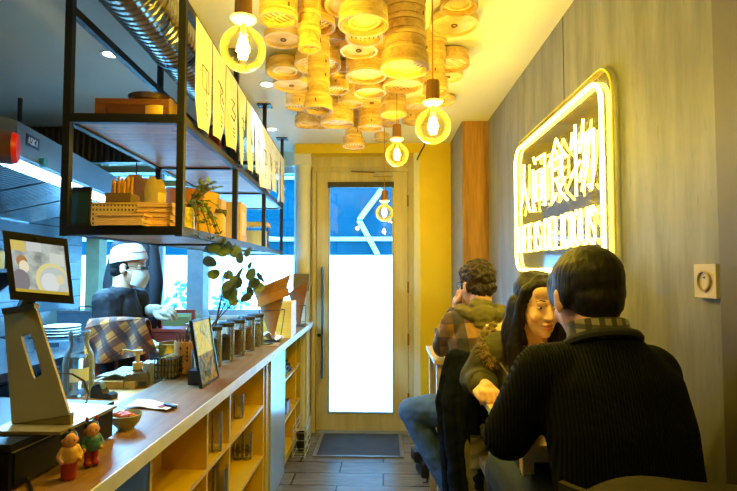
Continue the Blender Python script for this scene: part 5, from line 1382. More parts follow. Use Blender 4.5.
words_ = ['nearest', 'second', 'third', 'fourth', 'fifth', 'sixth', 'seventh', 'eighth', 'ninth', 'tenth']
ords_ = ['first', 'second', 'third', 'fourth', 'fifth', 'sixth', 'seventh', 'eighth', 'ninth']
looks = {'lid': 'flat bamboo steamer lid', 'ring': 'shallow round bamboo steamer', 'hole': 'bamboo steamer with a slotted base', 'stack': 'stacked bamboo steamer of several tiers', 'slim': 'slim cylindrical bamboo steamer', 'tall': 'tall narrow hanging bamboo steamer', 'big': 'biggest tall tower of bamboo steamer tiers'}
for ri, row in enumerate(rows):
    row.sort(key=lambda q: q[0]/q[1])
    for ci, (x, y, r, k, typ) in enumerate(row):
        t = thing('hanging_steamer', '%s, %s from left in the %s ceiling row' % (looks[typ], ords_[ci], words_[ri]) + (' from camera' if ri else ''), 'steamer', (x, y, ZC-k), (ri*1.7+ci*2.3) % 6.28, 'bamboo steamers hung under the ceiling')
        top = k - .001; sd = ri*10+ci
        if typ == 'lid':
            MB().lathe([(r-.010,0),(r,0),(r,min(.03,top*.8)),(r-.004,min(.034,top*.9)),(r-.010,min(.03,top*.8)),(r-.010,0)], 44).build('rim', bamboo2, t, ang=40)
            MB().lathe([(0,.006),(r*.3,.0065),(r-.0102,.012),(r-.0102,.016),(0,.012)], 44).build('woven_disc', lidm, t)
            MB().tube([(.012*math.cos(a),.012*math.sin(a),.004) for a in [2*PI*q/14 for q in range(14)]], .003, 6, True).build('finger_loop', knot, t)
            MB().cyl((0,0,0), r*.45, .016, top, 24).build('hanger_block', bamboo2, t)
        elif typ in ('ring','hole'):
            h = min(.062, top); tier(t, r, 0, h, base='weave' if typ == 'hole' else 'lid', seed=sd)
            if typ == 'ring': MB().lathe([(r*.55,h*.2),(r*.62,h*.16),(r*.66,h*.2),(r*.66,h*.319),(r*.55,h*.319),(r*.55,h*.2)], 36).build('inner_ring', bamboo2, t)
            z = h
            while top - z > .03:
                h2 = min(.055, top-z); tier(t, r*.8, z, h2-.001, seed=sd+int(z*100)); z += h2
            if top - z > .002: MB().cyl((0,0,0), r*.5, z, top, 24).build('hanger_block', bamboo2, t)
        else:
            n = max(2, round(top/.056)); h = top/n
            for q in range(n):
                if typ == 'stack': rr = r if q == 0 else r*(1.0 if q % 2 else .985)
                elif typ == 'slim': rr = r if q < n-1 else r*1.0
                elif typ == 'tall': rr = r if q == 0 else r*.78
                else: rr = r if q < 1 else r*.86
                tier(t, rr, q*h, h-.0008, 44, seed=sd+q*31)
# ================================================================ PEOPLE
skinA = plain('warm skin', (214,160,120), .5, var=.05, scale=8, **{'Subsurface Weight': .08})
skinB = plain('fair skin', (232,184,148), .48, var=.04, scale=8, **{'Subsurface Weight': .08})
def m_hair(name, a, b_):
    if name in MATS: return MATS[name]
    b = NB(name); w = b.n('TexNoise', {'Vector': b.mapping((60,60,6)), 'Scale': 2.0, 'Detail': 4.0})
    MATS[name] = b.bsdf(b.ramp(w.outputs[0], [(.35, hexc(*a)), (.7, hexc(*b_))]), .55, 0, w.outputs[0], .5, .006, **{'Specular IOR Level': .28}); return MATS[name]
hair_black = m_hair('black hair', (9,8,8), (26,21,18)); hair_brown = m_hair('dark brown curly hair', (26,19,14), (66,48,32))
def axes(fwd, up=(0,0,1)):
    f = V(fwd).normalized(); r = f.cross(V(up)).normalized(); u = r.cross(f)
    return Matrix((r, f, u)).transposed()
def add_head(mb, c, R, s=1.0):
    def E(p, r): mb.ell(c + R @ V(p)*s, tuple(x*s for x in r), R)
    E((0,-.012,.036), (.074,.094,.085)); E((0,.022,-.03), (.062,.064,.084)); E((0,.03,-.075), (.046,.05,.04)); E((0,.064,-.1), (.021,.018,.016))
    E((0,.073,.024), (.048,.014,.012)); E((0,.06,.06), (.052,.026,.035))
    for k in (-1,1):
        E((k*.036,.060,-.032), (.023,.02,.024)); E((k*.011,.093,-.035), (.0085,.010,.007)); E((k*.076,-.006,-.012), (.009,.019,.031)); E((k*.081,-.012,.002), (.006,.014,.016))
        E((k*.031,.0735,.013), (.016,.009,.006))
    mb.cone(c + R @ V((0,.082,.014))*s, c + R @ V((0,.103,-.03))*s, .0075*s, .0115*s)
    E((0,.084,-.059), (.021,.010,.006)); E((0,.083,-.071), (.018,.010,.007))
def face_bits(t, c, R, s, o, lips=(176,96,80), brow=None):
    c = c - o
    wh = plain('eye white', (226,220,208), .2, var=.01); ir = plain('dark iris', (30,20,14), .1)
    for k in (-1,1):
        e = MB().ell(c + R @ V((k*.031,.0715,.006))*s, (.0125*s,.0125*s,.0056*s), R).build('eye', wh, t)
        MB().ell(c + R @ V((k*.031,.0825,.006))*s, (.005*s,.003*s,.0045*s), R, 12, 8).build('iris', ir, e)
        MB().tube([c + R @ V((k*(.014+.0065*q), .083-.0028*q*(q>1), .030+.0035*math.sin(q*.8)))*s for q in range(6)], [.002,.0032,.0034,.003,.0024,.0012], 6, flat=.6).build('eyebrow', brow or hair_black, t)
    f = MB(); f.ell(c + R @ V((0,.0855,-.0595))*s, (.0205*s,.0098*s,.0052*s), R); f.ell(c + R @ V((0,.0850,-.0705))*s, (.0178*s,.0098*s,.0062*s), R)
    f.build('lips', plain('lips %d' % lips[0], lips, .4), t)
def add_hand(mb, wrist, d, n, side, curl=.5, thumb=.5, s=1.0):
    """d: towards the knuckles, n: back of the hand, side: +1 puts the thumb along d x n"""
    d = V(d).normalized(); n = V(n); n = (n - d*n.dot(d)).normalized(); tdir = d.cross(n).normalized()*side
    w = V(wrist)
    mb.cone(w, w + d*.03*s, .026*s, .030*s)
    data = [(.030,.070),(.010,.078),(-.010,.072),(-.029,.056)]
    for i, (off, L) in enumerate(data):
        kn = w + d*(.088-.006*abs(i-1.3))*s + tdir*off*s*1.05
        mb.cone(w + d*.02*s + tdir*off*.6*s, kn, .015*s, .0115*s)
        p = kn; a = curl*.9; dd = d*math.cos(a) - n*math.sin(a); spread = tdir*(.10*(1.2-i)*(1-curl*.6))
        for j, fr in enumerate((.45,.32,.23)):
            q = p + (dd+spread).normalized()*L*fr*s
            mb.cone(p, q, (.0092-.0009*j)*s, (.0084-.0009*j)*s); p = q
            a += curl*(1.1 if j == 0 else .8); dd = d*math.cos(a) - n*math.sin(a)
    b0 = w + d*.022*s + tdir*.022*s; b1 = b0 + (d*.55 + tdir*.7 - n*.25).normalized()*.038*s; b2 = b1 + (d*.85 + tdir*(.35-thumb*.6) - n*.3).normalized()*.032*s; b3 = b2 + (d*.8 - tdir*thumb*.5 - n*.4).normalized()*.025*s
    mb.chain([b0,b1,b2,b3], [.016*s,.0125*s,.0105*s,.008*s])
def torso_rings(mb, pts, lat, dims, n=28, sq=2.4):
    rings = []
    for i, (p, (w, d)) in enumerate(zip(pts, dims)):
        t = (V(pts[min(i+1,len(pts)-1)]) - V(pts[max(i-1,0)])).normalized(); x = (V(lat) - t*V(lat).dot(t)).normalized(); y = t.cross(x)
        ring = []
        for k in range(n):
            a = 2*PI*k/n; c_, s_ = math.cos(a), math.sin(a)
            ring.append(V(p) + x*(w*abs(c_)**(2/sq)*(1 if c_ >= 0 else -1)) + y*(d*abs(s_)**(2/sq)*(1 if s_ >= 0 else -1)))
        rings.append(ring)
    mb.loft(rings)
def L(pts, o): return [V(p)-o for p in pts]
def shoe(t, ankle, fwd, o, mat):
    a = V(ankle)-o; f_ = V(fwd).normalized(); f = MB()
    f.cone(a + V((0,0,.0)), a + V((0,0,-.04)), .042, .04); f.cone(a + V((0,0,-.05)) - f_*.02, a + f_*.12 + V((0,0,-.058)), .037, .036); f.ell(a + f_*.15 + V((0,0,-.064)), (.04,.04,.03))
    f.organic('shoe', mat, t, .008, 3)
    f = MB(); r = f_.cross(V((0,0,1))); z0 = a.z - .1
    ring = [a + f_*(.06+.125*math.cos(q)) + r*(.040*math.sin(q)) for q in [2*PI*k/24 for k in range(24)]]
    f.loft([[V((p.x,p.y,z0)) for p in ring],[V((p.x,p.y,z0+.022)) for p in ring]]); f.build('sole', plain('pale sole', (180,176,166), .6), t)
denim = plain('blue denim', (58,84,116), .85, var=.35, scale=9, bump=.15); denim2 = plain('dark blue denim', (30,44,66), .85, var=.5, scale=7, bump=.15)

def person(label, o): return thing('person', label, 'person', o)

# ---------------- A: man in the black sweater, seen from behind
o = V((.55, 1.17, 0)); A = person('person in a black ribbed sweater seen from behind, seated at the near table', o)
hc = V((.505, 1.265, 1.378)); R = axes((-.12,.93,-.30))
sl, sr = V((.388,1.235,1.195)), V((.640,1.235,1.195)); el, er = V((.310,1.285,1.03)), V((.668,1.30,1.02)); wl, wr_ = V((.435,1.50,1.005)), V((.62,1.52,1.005))
hl, hr = V((.46,1.19,.765)), V((.63,1.19,.765)); kl, kr = V((.385,1.585,.825)), V((.63,1.60,.815)); al, ar = V((.42,1.55,.36)), V((.63,1.52,.36))
nb = V((.525,1.215,1.285))
b = MB(); add_head(b, hc-o, R)
b.chain(L([nb-V((0,0,.04)), hc + R@V((0,-.03,-.06))], o), [.056,.052])
torso_rings(b, L([(.55,1.16,.70),(.55,1.165,.85),(.54,1.18,1.05),(.53,1.205,1.2),(.525,1.215,1.28)], o), (1,0,0), [(.13,.09),(.12,.085),(.13,.085),(.105,.07),(.055,.05)])
for s_, e_, w_, sd in ((sl,el,wl,1),(sr,er,wr_,-1)):
    b.chain(L([s_,e_,w_], o), [.048,.040,.027]); add_hand(b, w_-o, (V((.53,1.75,1.0))-w_).normalized()*.9+V((0,0,-.05)), (0,0,1), sd, .45)
for h_, k_, a_ in ((hl,kl,al),(hr,kr,ar)): b.chain(L([h_,k_,a_], o), [.078,.052,.036])
b.organic('body', skinA, A, .0048, 3)
face_bits(A, hc, R, 1, o)
b = MB()
def E(p, r): b.ell(hc-o + R@V(p), r, R)
E((0,-.018,.036), (.083,.102,.090)); E((0,-.048,-.016), (.064,.058,.056)); E((0,.058,.060), (.062,.046,.042)); E((0,-.046,-.060), (.044,.036,.030))
for k in (-1,1): E((k*.067,-.010,.008), (.018,.050,.042)); E((k*.067,.03,.022), (.015,.022,.040))
b.organic('hair', hair_black, A, .005, 10, disp=.0022, dscale=30)
def m_knit():
    b = NB('black ribbed knit'); mp = b.mapping((1,.45,.06)); w = b.n('TexWave', {'Vector': mp, 'Scale': 46.0, 'Distortion': .3, 'Detail': 1.0}, bands_direction='X')
    return b.bsdf(b.mix(w.outputs[1], hexc(4,6,9), hexc(14,18,23)), .9, 0, w.outputs[1], .7, .006, **{'Specular IOR Level': .12})
knit = m_knit()
b = MB()
torso_rings(b, L([(.55,1.16,.70),(.55,1.16,.80),(.55,1.165,.95),(.54,1.18,1.08),(.535,1.20,1.18),(.528,1.21,1.245),(.525,1.215,1.285)], o), (1,0,0), [(.165,.12),(.165,.12),(.160,.12),(.165,.12),(.155,.108),(.105,.084),(.07,.07)], sq=2.2)
b.chain(L([(.455,1.215,1.215),sl,el], o), [.064,.074,.062]); b.chain(L([el,wl], o), [.062,.042])
b.chain(L([(.59,1.215,1.215),sr,er], o), [.064,.072,.060]); b.chain(L([er,wr_], o), [.058,.042])
sw_ = b.organic('sweater', knit, A, .008, 6)
# ribbed neckline and plaid collar
fwdn = R @ V((0,1,0))
def ring_at(c, r0, r1, tilt=.0, n=28): return [V(c)-o + V((r0*math.cos(q), r1*math.sin(q), tilt*math.sin(q))) for q in [2*PI*k/n for k in range(n)]]
MB().tube(ring_at((.524,1.222,1.272), .079,.078,-.035), .0115, 8, True).build('neckband', plain('charcoal rib trim', (30,32,36), .9), A)
cl = plaid('grey and black plaid collar', (104,98,84), (30,30,32), (150,140,112), 38, None, .1)
b = MB(); b.loft([ring_at((.521,1.225,1.262), .075,.074,-.034), ring_at((.519,1.230,1.292), .072,.071,-.03), ring_at((.517,1.234,1.318), .069,.068,-.02), ring_at((.519,1.230,1.292), .065,.064,-.03), ring_at((.521,1.225,1.262), .068,.067,-.034)], cap=False); b.build('shirt_collar', cl, A)
b = MB()
b.ell(V((.55,1.17,.765))-o, (.165,.125,.10)); 
for h_, k_, a_ in ((hl,kl,al),(hr,kr,ar)): b.chain(L([h_,k_,a_], o), [.094,.073,.056])
b.organic('jeans', denim2, A, .008, 5)
shm = plain('dark shoe', (40,40,46), .5)
for a_ in (al, ar): shoe(A, a_, (0,1,0), o, shm)
# his jacket on the stool back
t = thing('draped_jacket', 'dark brown jacket hung over the stool back behind the black sweater', 'jacket', (.55, .955, 0))
b = MB()
def jk(a, bb):
    x = -.215+.44*a; s = bb*.62-.17; fold = .012*math.sin(a*17+bb*2)*min(1,abs(s)*4)
    if s < -.03: y, z = .045+fold, 1.055+s
    elif s > .03: y, z = -.045-fold-.03*s, 1.055-s
    else: y, z = -.045*math.sin(s/.03*PI/2), 1.028+.03*math.cos(s/.03*PI/2)
    return V((x, y, z-.55*(abs(a-.5)**2.2)*.5 + .01*math.sin(a*8)))
b.sheet(jk, 36, 30, .012); b.build('jacket_cloth', plain('dark brown cloth', (44,38,34), .85, var=.25, scale=30, bump=.2), t)

# ---------------- B: woman with long hair, facing the camera
o = V((.60, 2.06, 0)); B = person('person with long black hair and fur-hooded olive parka facing the camera', o)
hc = V((.582, 1.90, 1.310)); R = axes((.16,-.95,-.12))
nb = V((.60,2.01,1.19))
sr, sl = V((.44,2.03,1.12)), V((.76-.04,2.05,1.13)); er, el = V((.375,2.09,.995)), V((.715,2.00,1.005)); wr_, wl = V((.385,1.915,1.008)), V((.68,1.86,1.0))
hr, hl = V((.53,2.09,.755)), V((.68,2.09,.755)); kr, kl = V((.505,1.745,.735)), V((.68,1.745,.735)); ar, al = V((.52,1.79,.33)), V((.68,1.79,.33))
b = MB(); add_head(b, hc-o, R, .95)
b.chain(L([nb-V((0,0,.04)), hc + R@V((0,-.03,-.06))], o), [.052,.046])
torso_rings(b, L([(.60,2.09,.70),(.60,2.085,.85),(.605,2.07,1.02),(.61,2.05,1.12),(.615,2.035,1.18)], o), (1,0,0), [(.14,.095),(.12,.085),(.135,.095),(.13,.08),(.05,.05)])
b.chain(L([sr,er,wr_], o), [.042,.035,.024]); b.chain(L([sl,el,wl], o), [.042,.035,.024])
add_hand(b, wr_-o, (.02,-.9,-.10), (0,.1,1), 1, 1.15, .9, .92); add_hand(b, wl-o, (-.3,-.9,-.02), (0,0,1), -1, .5, .5, .92)
for h_, k_, a_ in ((hr,kr,ar),(hl,kl,al)): b.chain(L([h_,k_,a_], o), [.075,.05,.034])
b.organic('body', skinB, B, .0045, 3)
face_bits(B, hc, R, .95, o, (192,104,86))
b = MB(); s = .95
def E(p, r): b.ell(hc-o + R@V(p)*s, tuple(x*s for x in r), R)
E((0,-.030,.046), (.086,.104,.091)); E((0,.045,.085), (.058,.034,.030)); E((0,-.075,-.06), (.08,.05,.13)); 
for k in (-1,1):
    P_ = [hc-o + R@V((k*.014,.030,.112))*s, hc-o + R@V((k*.066,.028,.066))*s, hc-o + R@V((k*.084,.014,.0))*s, hc-o + R@V((k*.088,.010,-.08))*s, hc-o + R@V((k*.098,.010,-.16))*s, hc-o + R@V((k*.105,.012,-.245))*s]
    b.chain(P_, [.018,.020,.020,.024,.030,.016]); 
    P2 = [hc-o + R@V((k*.07,-.03,.0))*s, hc-o + R@V((k*.095,-.03,-.12))*s, hc-o + R@V((k*.10,-.02,-.23))*s]; b.chain(P2, [.04,.042,.02])
b.organic('hair', hair_black, B, .005, 4, disp=.004, dscale=26)
olive = plain('olive parka cloth', (74,72,48), .8, var=.25, scale=14, bump=.25)
b = MB()
torso_rings(b, L([(.60,2.09,.66),(.60,2.085,.80),(.605,2.075,.98),(.60,2.06,1.08),(.605,2.05,1.15),(.612,2.04,1.185)], o), (1,0,0), [(.165,.13),(.16,.125),(.165,.13),(.17,.12),(.125,.095),(.075,.07)])
b.chain(L([(.52,2.04,1.14),sr,er], o), [.06,.072,.064]); b.chain(L([er, er.lerp(wr_,.75)], o), [.06,.05]); b.chain(L([(.68,2.05,1.13),sl,el], o), [.055,.056,.05]); b.chain(L([el, wl], o), [.052,.040])
b.organic('parka', olive, B, .007, 4, disp=.008, dscale=14)
cuff = er.lerp(wr_,.72)-o
b = MB(); dcf = (wr_-er).normalized(); u_ = V((1,0,0)); v_ = dcf.cross(u_)
b.tube([cuff + u_*(.050*math.cos(q)) + v_*(.046*math.sin(q)) for q in [2*PI*k/20 for k in range(20)]], .012, 8, True).build('cuff', olive, B)
b = MB(); b.ell(V((.485,2.10,1.165))-o, (.085,.055,.055)); b.ell(V((.555,2.13,1.175))-o, (.08,.05,.06)); b.organic('hood_lining', plain('cream fleece lining', (206,190,140), .9, var=.2, scale=60, bump=.4), B, .008, 3, disp=.01, dscale=40)
b = MB(); R_ = random.Random(17); ctrl = [V((.455,2.085,1.205)), V((.415,2.05,1.185)), V((.398,2.01,1.15)), V((.402,1.985,1.115)), V((.425,1.975,1.085))]
for i in range(len(ctrl)-1):
    for q in range(5): b.ell(ctrl[i].lerp(ctrl[i+1], q/5)-o, .021)
core = b
core.organic('fur_trim', plain('grey brown fur', (120,100,66), .9, var=.5, scale=70, bump=.5), B, .005, 1, disp=.014, dscale=60)
b = MB()
for k in range(700):
    i = R_.randrange(len(ctrl)-1); c0 = ctrl[i].lerp(ctrl[i+1], R_.random())-o; d_ = V((R_.gauss(0,1),R_.gauss(0,1),R_.gauss(0,1))).normalized()
    b.tube([c0+d_*.014, c0+d_*.026+V((0,0,-.002)), c0+d_*R_.uniform(.030,.042)+V((0,0,-.008))], [.0012,.0009,.0003], 4)
fr_ = b.build('fur_strands', plain('tawny fur strands', (150,124,80), .9, var=.4, scale=60), B); fr_['kind'] = 'stuff'
b = MB(); b.tube([V((.445,1.935,1.09))-o, V((.47,1.925,1.05))-o, V((.505,1.925,1.0))-o], .0035, 6); b.build('zip', plain('pale zip', (170,160,120), .4, .5), B)
b = MB(); b.ell(V((.60,2.08,.755))-o, (.15,.12,.09))
for h_, k_, a_ in ((hr,kr,ar),(hl,kl,al)): b.chain(L([h_,k_,a_], o), [.088,.066,.048])
b.organic('jeans', denim2, B, .009, 4)
for a_ in (ar, al): shoe(B, a_, (0,-1,0), o, shm)

# ---------------- C: man in the plaid jacket, back to the camera
o = V((.50, 2.56, 0)); P = person('person in brown and navy plaid hooded jacket and jeans, seated facing the door', o)
hc = V((.482, 2.60, 1.362)); R = axes((-.45,.88,-.12))
nb = V((.492,2.575,1.24))
sl, sr = V((.362,2.56,1.165)), V((.62,2.56,1.165)); el, er = V((.318,2.70,1.035)), V((.67,2.74,1.03)); wl, wr_ = V((.395,2.70,1.245)), V((.57,2.90,1.005))
hl, hr = V((.45,2.53,.755)), V((.60,2.53,.755)); kl, kr = V((.155,2.66,.700)), V((.56,2.95,.73)); al, ar = V((.345,2.60,.335)), V((.56,2.93,.32))
b = MB(); add_head(b, hc-o, R)
b.chain(L([nb-V((0,0,.04)), hc + R@V((0,-.03,-.06))], o), [.060,.054])
torso_rings(b, L([(.52,2.52,.70),(.52,2.52,.85),(.51,2.53,1.02),(.50,2.55,1.15),(.493,2.57,1.23)], o), (1,0,0), [(.15,.10),(.14,.095),(.15,.10),(.15,.085),(.06,.055)])
b.chain(L([sl,el,wl], o), [.046,.038,.027]); b.chain(L([sr,er,wr_], o), [.046,.038,.027])
add_hand(b, wl-o, (.15,-.15,.95), (-.8,.3,.1), 1, .7, .6); add_hand(b, wr_-o, (-.2,.9,0), (0,0,1), -1, .5)
for h_, k_, a_ in ((hl,kl,al),(hr,kr,ar)): b.chain(L([h_,k_,a_], o), [.078,.055,.038])
b.organic('body', skinA, P, .0048, 3)
face_bits(P, hc, R, 1, o)
b = MB()
def E(p, r): b.ell(hc-o + R@V(p), r, R)
E((0,-.018,.044), (.083,.102,.088)); E((0,-.052,-.02), (.068,.054,.05)); E((0,.06,.075), (.056,.036,.036))
for k in (-1,1): E((k*.066,-.02,.0), (.018,.04,.036)); E((k*.072,.022,.01), (.007,.012,.03))
b.organic('hair', hair_brown, P, .0045, 3, disp=.012, dscale=46)
# glasses
b = MB(); gm = plain('dark glasses frame', (20,28,44), .3)
for k in (-1,1):
    b.tube([hc-o + R@V((k*.034+.024*math.cos(q), .094-.004*abs(math.cos(q)), .004+.020*math.sin(q))) for q in [2*PI*i/18 for i in range(18)]], .0022, 6, True)
    b.tube([hc-o + R@V((k*.060,.086,.010)), hc-o + R@V((k*.079,.03,.010)), hc-o + R@V((k*.082,-.012,.004)), hc-o + R@V((k*.080,-.03,-.02))], .003, 6)
b.tube([hc-o + R@V((-.012,.096,.008)), hc-o + R@V((.012,.096,.008))], .002, 6); b.build('glasses', gm, P)
pj = plaid('brown and navy plaid flannel', (128,88,44), (40,48,66), (168,126,64), 8.2, None, .2, (0,.12,0))
b = MB()
torso_rings(b, L([(.52,2.52,.68),(.52,2.52,.82),(.515,2.525,1.0),(.505,2.545,1.10),(.498,2.56,1.18),(.493,2.57,1.225)], o), (1,0,0), [(.165,.125),(.165,.125),(.172,.13),(.178,.12),(.135,.095),(.075,.07)])
b.chain(L([(.43,2.56,1.175),sl,el], o), [.062,.070,.058]); b.chain(L([el, el.lerp(wl,.8)], o), [.057,.045])
b.chain(L([(.55,2.56,1.175),sr,er], o), [.060,.068,.056]); b.chain(L([er, wr_], o), [.055,.042])
b.organic('plaid_jacket', pj, P, .007, 4, disp=.008, dscale=12)
hoodm = plain('olive hood', (104,94,46), .9, var=.15, scale=12, bump=.2)
b = MB()
for q in range(15):
    a = PI*(1.0+q/14.0); b.ell(V((.495+.098*math.cos(a), 2.565+.085*math.sin(a)*1.0, 1.232+.02*math.cos(a*2)-.012))-o, (.034,.034,.030))
b.ell(V((.50,2.475,1.215))-o, (.085,.04,.05)); b.ell(V((.487,2.515,1.262))-o, (.062,.035,.035)); b.ell(V((.487,2.53,1.28))-o, (.05,.03,.025)); b.ell(V((.50,2.462,1.172))-o, (.06,.03,.03)); b.ell(V((.41,2.60,1.235))-o, .03); b.ell(V((.58,2.60,1.235))-o, .03)
b.organic('hood', hoodm, P, .006, 3, disp=.012, dscale=18)
b = MB(); b.ell(V((.53,2.54,.755))-o, (.16,.125,.095))
for h_, k_, a_ in ((hl,kl,al),(hr,kr,ar)): b.chain(L([h_,k_,a_], o), [.094,.076,.056])
b.organic('jeans', denim, P, .008, 5, disp=.006, dscale=14)
shoe(P, al, (.3,.95,0), o, shm); shoe(P, ar, (0,1,0), o, shm)

# long dark coat hanging from the chair back beside them
t = thing('long_coat', 'long dark navy coat with olive lining hung on the plaid jacket chair', 'coat', (.352, 2.29, 0))
navyc = plain('dark navy coat cloth', (13,20,34), .9, var=.3, scale=22, bump=.25, **{'Specular IOR Level': .15})
def coat_rings(spec, n=44, amp=.16, seed=0):
    rr = []
    for z, cx_, w, d in spec:
        rr.append([V((cx_ + w*math.cos(a)*(1+amp*.35*math.sin(9*a+seed)), d*math.sin(a)*(1+amp*2.0*math.sin(7*a+z*4+seed)), z)) for a in [2*PI*k/n for k in range(n)]])
    return rr
def folds(spec, seed, lo=.012):
    mb = MB(); R_ = random.Random(seed)
    for (xt, yt, zt), (xm, ym, zm), (xb, yb, zb), r0, r1, r2 in spec:
        j = R_.uniform(-.006,.006)
        mb.chain([(xt,yt,zt),((xt+xm)/2+j,(yt+ym)/2,(zt+zm)/2),(xm,ym,zm),((xm+xb)/2-j,(ym+yb)/2+j,(zm+zb)/2),(xb,yb,zb)], [r0,(r0+r1)/2,r1,(r1+r2)/2,r2], 14)
    return mb
sp = []
for k in range(9):
    q = k/8; e = (k % 2)*.042+.012*(k%3)
    sp.append(((-.045+.10*q, -.01-.01*e, 1.065-.03*abs(q-.3)), (-.095+.20*q, -.02-e, .86), (-.062+.19*q, -.015-e*1.3, .37+.02*(k%3)), .026, .026+.003*(k%2), .022))
folds(sp, 3).organic('coat_shell', navyc, t, .006, 2, disp=.006, dscale=20)
sp = []
for k in range(5):
    q = k/4; e = (k % 2)*.016
    sp.append(((.055+.015*q, -.07, .88), (.015+.085*q, -.088-e, .66), (.045+.085*q, -.084-e, .39+.02*(k%2)), .012, .020, .020))
ln = folds(sp, 5).organic('lining', plain('olive grey lining', (104,98,72), .85, var=.2, scale=16, bump=.2), t, .005, 2, disp=.004, dscale=24)
b = MB(); b.sheet(lambda a,q: V((.018+.078*a, -.122-.008*math.sin(a*PI)-.004*math.sin(q*14+a*5), .735-.13*q)), 10, 12, .006); b.build('pocket', plain('pale olive pocket', (120,112,84), .85, bump=.2), ln)
b = MB(); b.tube([V((.018+.078*q/8, -.125-.008*math.sin(q/8*PI), .737)) for q in range(9)], .0045, 6); b.build('pocket_edge', plain('dark olive seam', (60,56,40), .85), ln)

# ---------------- D: cook in the kitchen
o = V((-1.52, 2.92, 0)); D = person('person in a dark cook uniform, white cap, glasses and face mask in the kitchen', o)
hc = V((-1.490, 2.90, 1.455)); R = axes((.96,.10,-.16))
nb = V((-1.525,2.90,1.31))
sn, sf = V((-1.545,2.755,1.265)), V((-1.51,3.045,1.265)); en, ef = V((-1.52,2.72,1.03)), V((-1.47,3.09,1.06)); wn_, wf_ = V((-1.34,2.80,.99+.03)), V((-1.40,3.02,1.195))
hn, hf = V((-1.56,2.83,.83)), V((-1.55,2.99,.83)); kn, kf = V((-1.53,2.83,.46)), V((-1.52,3.0,.46)); an, af = V((-1.56,2.82,.10)), V((-1.54,3.0,.10))
b = MB(); add_head(b, hc-o, R, .97)
b.chain(L([nb-V((0,0,.05)), hc + R@V((0,-.03,-.06))], o), [.060,.052])
torso_rings(b, L([(-1.56,2.91,.80),(-1.56,2.91,.95),(-1.545,2.90,1.12),(-1.535,2.90,1.24),(-1.53,2.90,1.30)], o), (0,1,0), [(.13,.09),(.12,.085),(.12,.085),(.09,.06),(.05,.05)])
b.chain(L([sn,en,wn_], o), [.045,.038,.027]); b.chain(L([sf,ef,wf_], o), [.045,.038,.027])
for h_, k_, a_ in ((hn,kn,an),(hf,kf,af)): b.chain(L([h_,k_,a_], o), [.08,.052,.036])
add_hand(b, wn_-o, (.9,.2,-.1), (0,0,1), 1, .5); add_hand(b, wf_-o, (.9,-.05,.0), (.1,-.5,.8), 1, .6)
b.organic('body', skinA, D, .0048, 3)
face_bits(D, hc, R, .97, o)
b = MB(); gl = plain('pale grey glove', (176,176,160), .6)
b.chain(L([wn_-V((.03,0,0)), wn_+V((.01,0,0))], o), [.034,.034]); add_hand(b, wn_-o, (.9,.2,-.1), (0,0,1), 1, .5, .5, 1.07)
b.organic('glove', gl, D, .0045, 2)
b = MB(); b.chain(L([wf_-V((.02,0,0)), wf_+V((.02,0,0))], o), [.035,.035]); add_hand(b, wf_-o, (.9,-.05,.0), (.1,-.5,.8), 1, .6, .5, 1.09)
b.organic('glove', gl, D, .0045, 2)
unif = plain('black navy cook cloth', (8,12,20), .8, var=.3, scale=16, bump=.2)
b = MB()
torso_rings(b, L([(-1.56,2.91,.62),(-1.56,2.91,.80),(-1.555,2.91,.98),(-1.545,2.90,1.12),(-1.54,2.90,1.22),(-1.53,2.90,1.285),(-1.522,2.90,1.34)], o), (0,1,0), [(.175,.13),(.175,.13),(.165,.125),(.165,.122),(.135,.10),(.085,.078),(.064,.066)])
b.chain(L([(-1.54,2.82,1.28),sn,en], o), [.06,.072,.06]); b.chain(L([en, en.lerp(wn_,.72)], o), [.058,.046]); b.chain(L([(-1.53,2.98,1.28),sf,ef], o), [.06,.068,.058]); b.chain(L([ef, ef.lerp(wf_,.62)], o), [.056,.045])
b.organic('uniform_jacket', unif, D, .007, 4, disp=.007, dscale=12)
b = MB()
b.ell(V((-1.56,2.91,.83))-o, (.125,.165,.11))
for h_, k_, a_ in ((hn,kn,an),(hf,kf,af)): b.chain(L([h_,k_,a_+V((0,0,.03))], o), [.094,.07,.056])
b.organic('trousers', unif, D, .009, 4)
for a_ in (an, af): shoe(D, a_, (1,.1,0), o, plain('black work shoe', (24,24,26), .5))
# cap, mask, glasses, hair
b = MB(); s = .97
def E(p, r): b.ell(hc-o + R@V(p)*s, tuple(x*s for x in r), R)
E((0,-.03,.02), (.079,.09,.07)); E((0,-.055,-.03), (.066,.05,.05)); b.organic('hair', hair_black, D, .005, 3, disp=.004, dscale=30)
capm = plain('white cotton cap', (214,214,216), .8, var=.05)
T = Matrix.Translation(hc-o) @ R.to_4x4() @ MX((0,-.012,.046), .30)
b = MB(); b.lathe([(0,.086),(.040,.083),(.062,.072),(.076,.052),(.083,.025),(.0865,.0),(.087,-.012),(.083,-.012),(.078,.03),(.058,.068),(0,.08)], 36, (0,0,0), T @ Matrix.Diagonal((1.02,1.22,1.05,1))); b.build('cap', capm, D)
b = MB(); b.lathe([(.0800,.030),(.0828,.030),(.0838,.025),(.081,.025),(.0800,.030)], 36, (0,0,0), T @ Matrix.Diagonal((1.025,1.225,1.05,1))); b.build('cap_piping', plain('brown red piping', (140,84,70), .7), D)
b = MB()
def mk(a, q):
    th = (a-.5)*2.5; rr = .073+.020*math.cos(th)*(1-.5*abs(q-.45)); 
    return hc-o + R@V((rr*math.sin(th)*.98, .028+rr*math.cos(th)*.90+.010*math.cos(th)*math.sin(q*PI), .000-.112*q*(.55+.45*math.cos(th)) -.02*(1-math.cos(th))))*s
b.sheet(mk, 26, 14, .003); mko = b.build('face_mask', plain('white face mask', (222,222,220), .8), D)
b = MB()
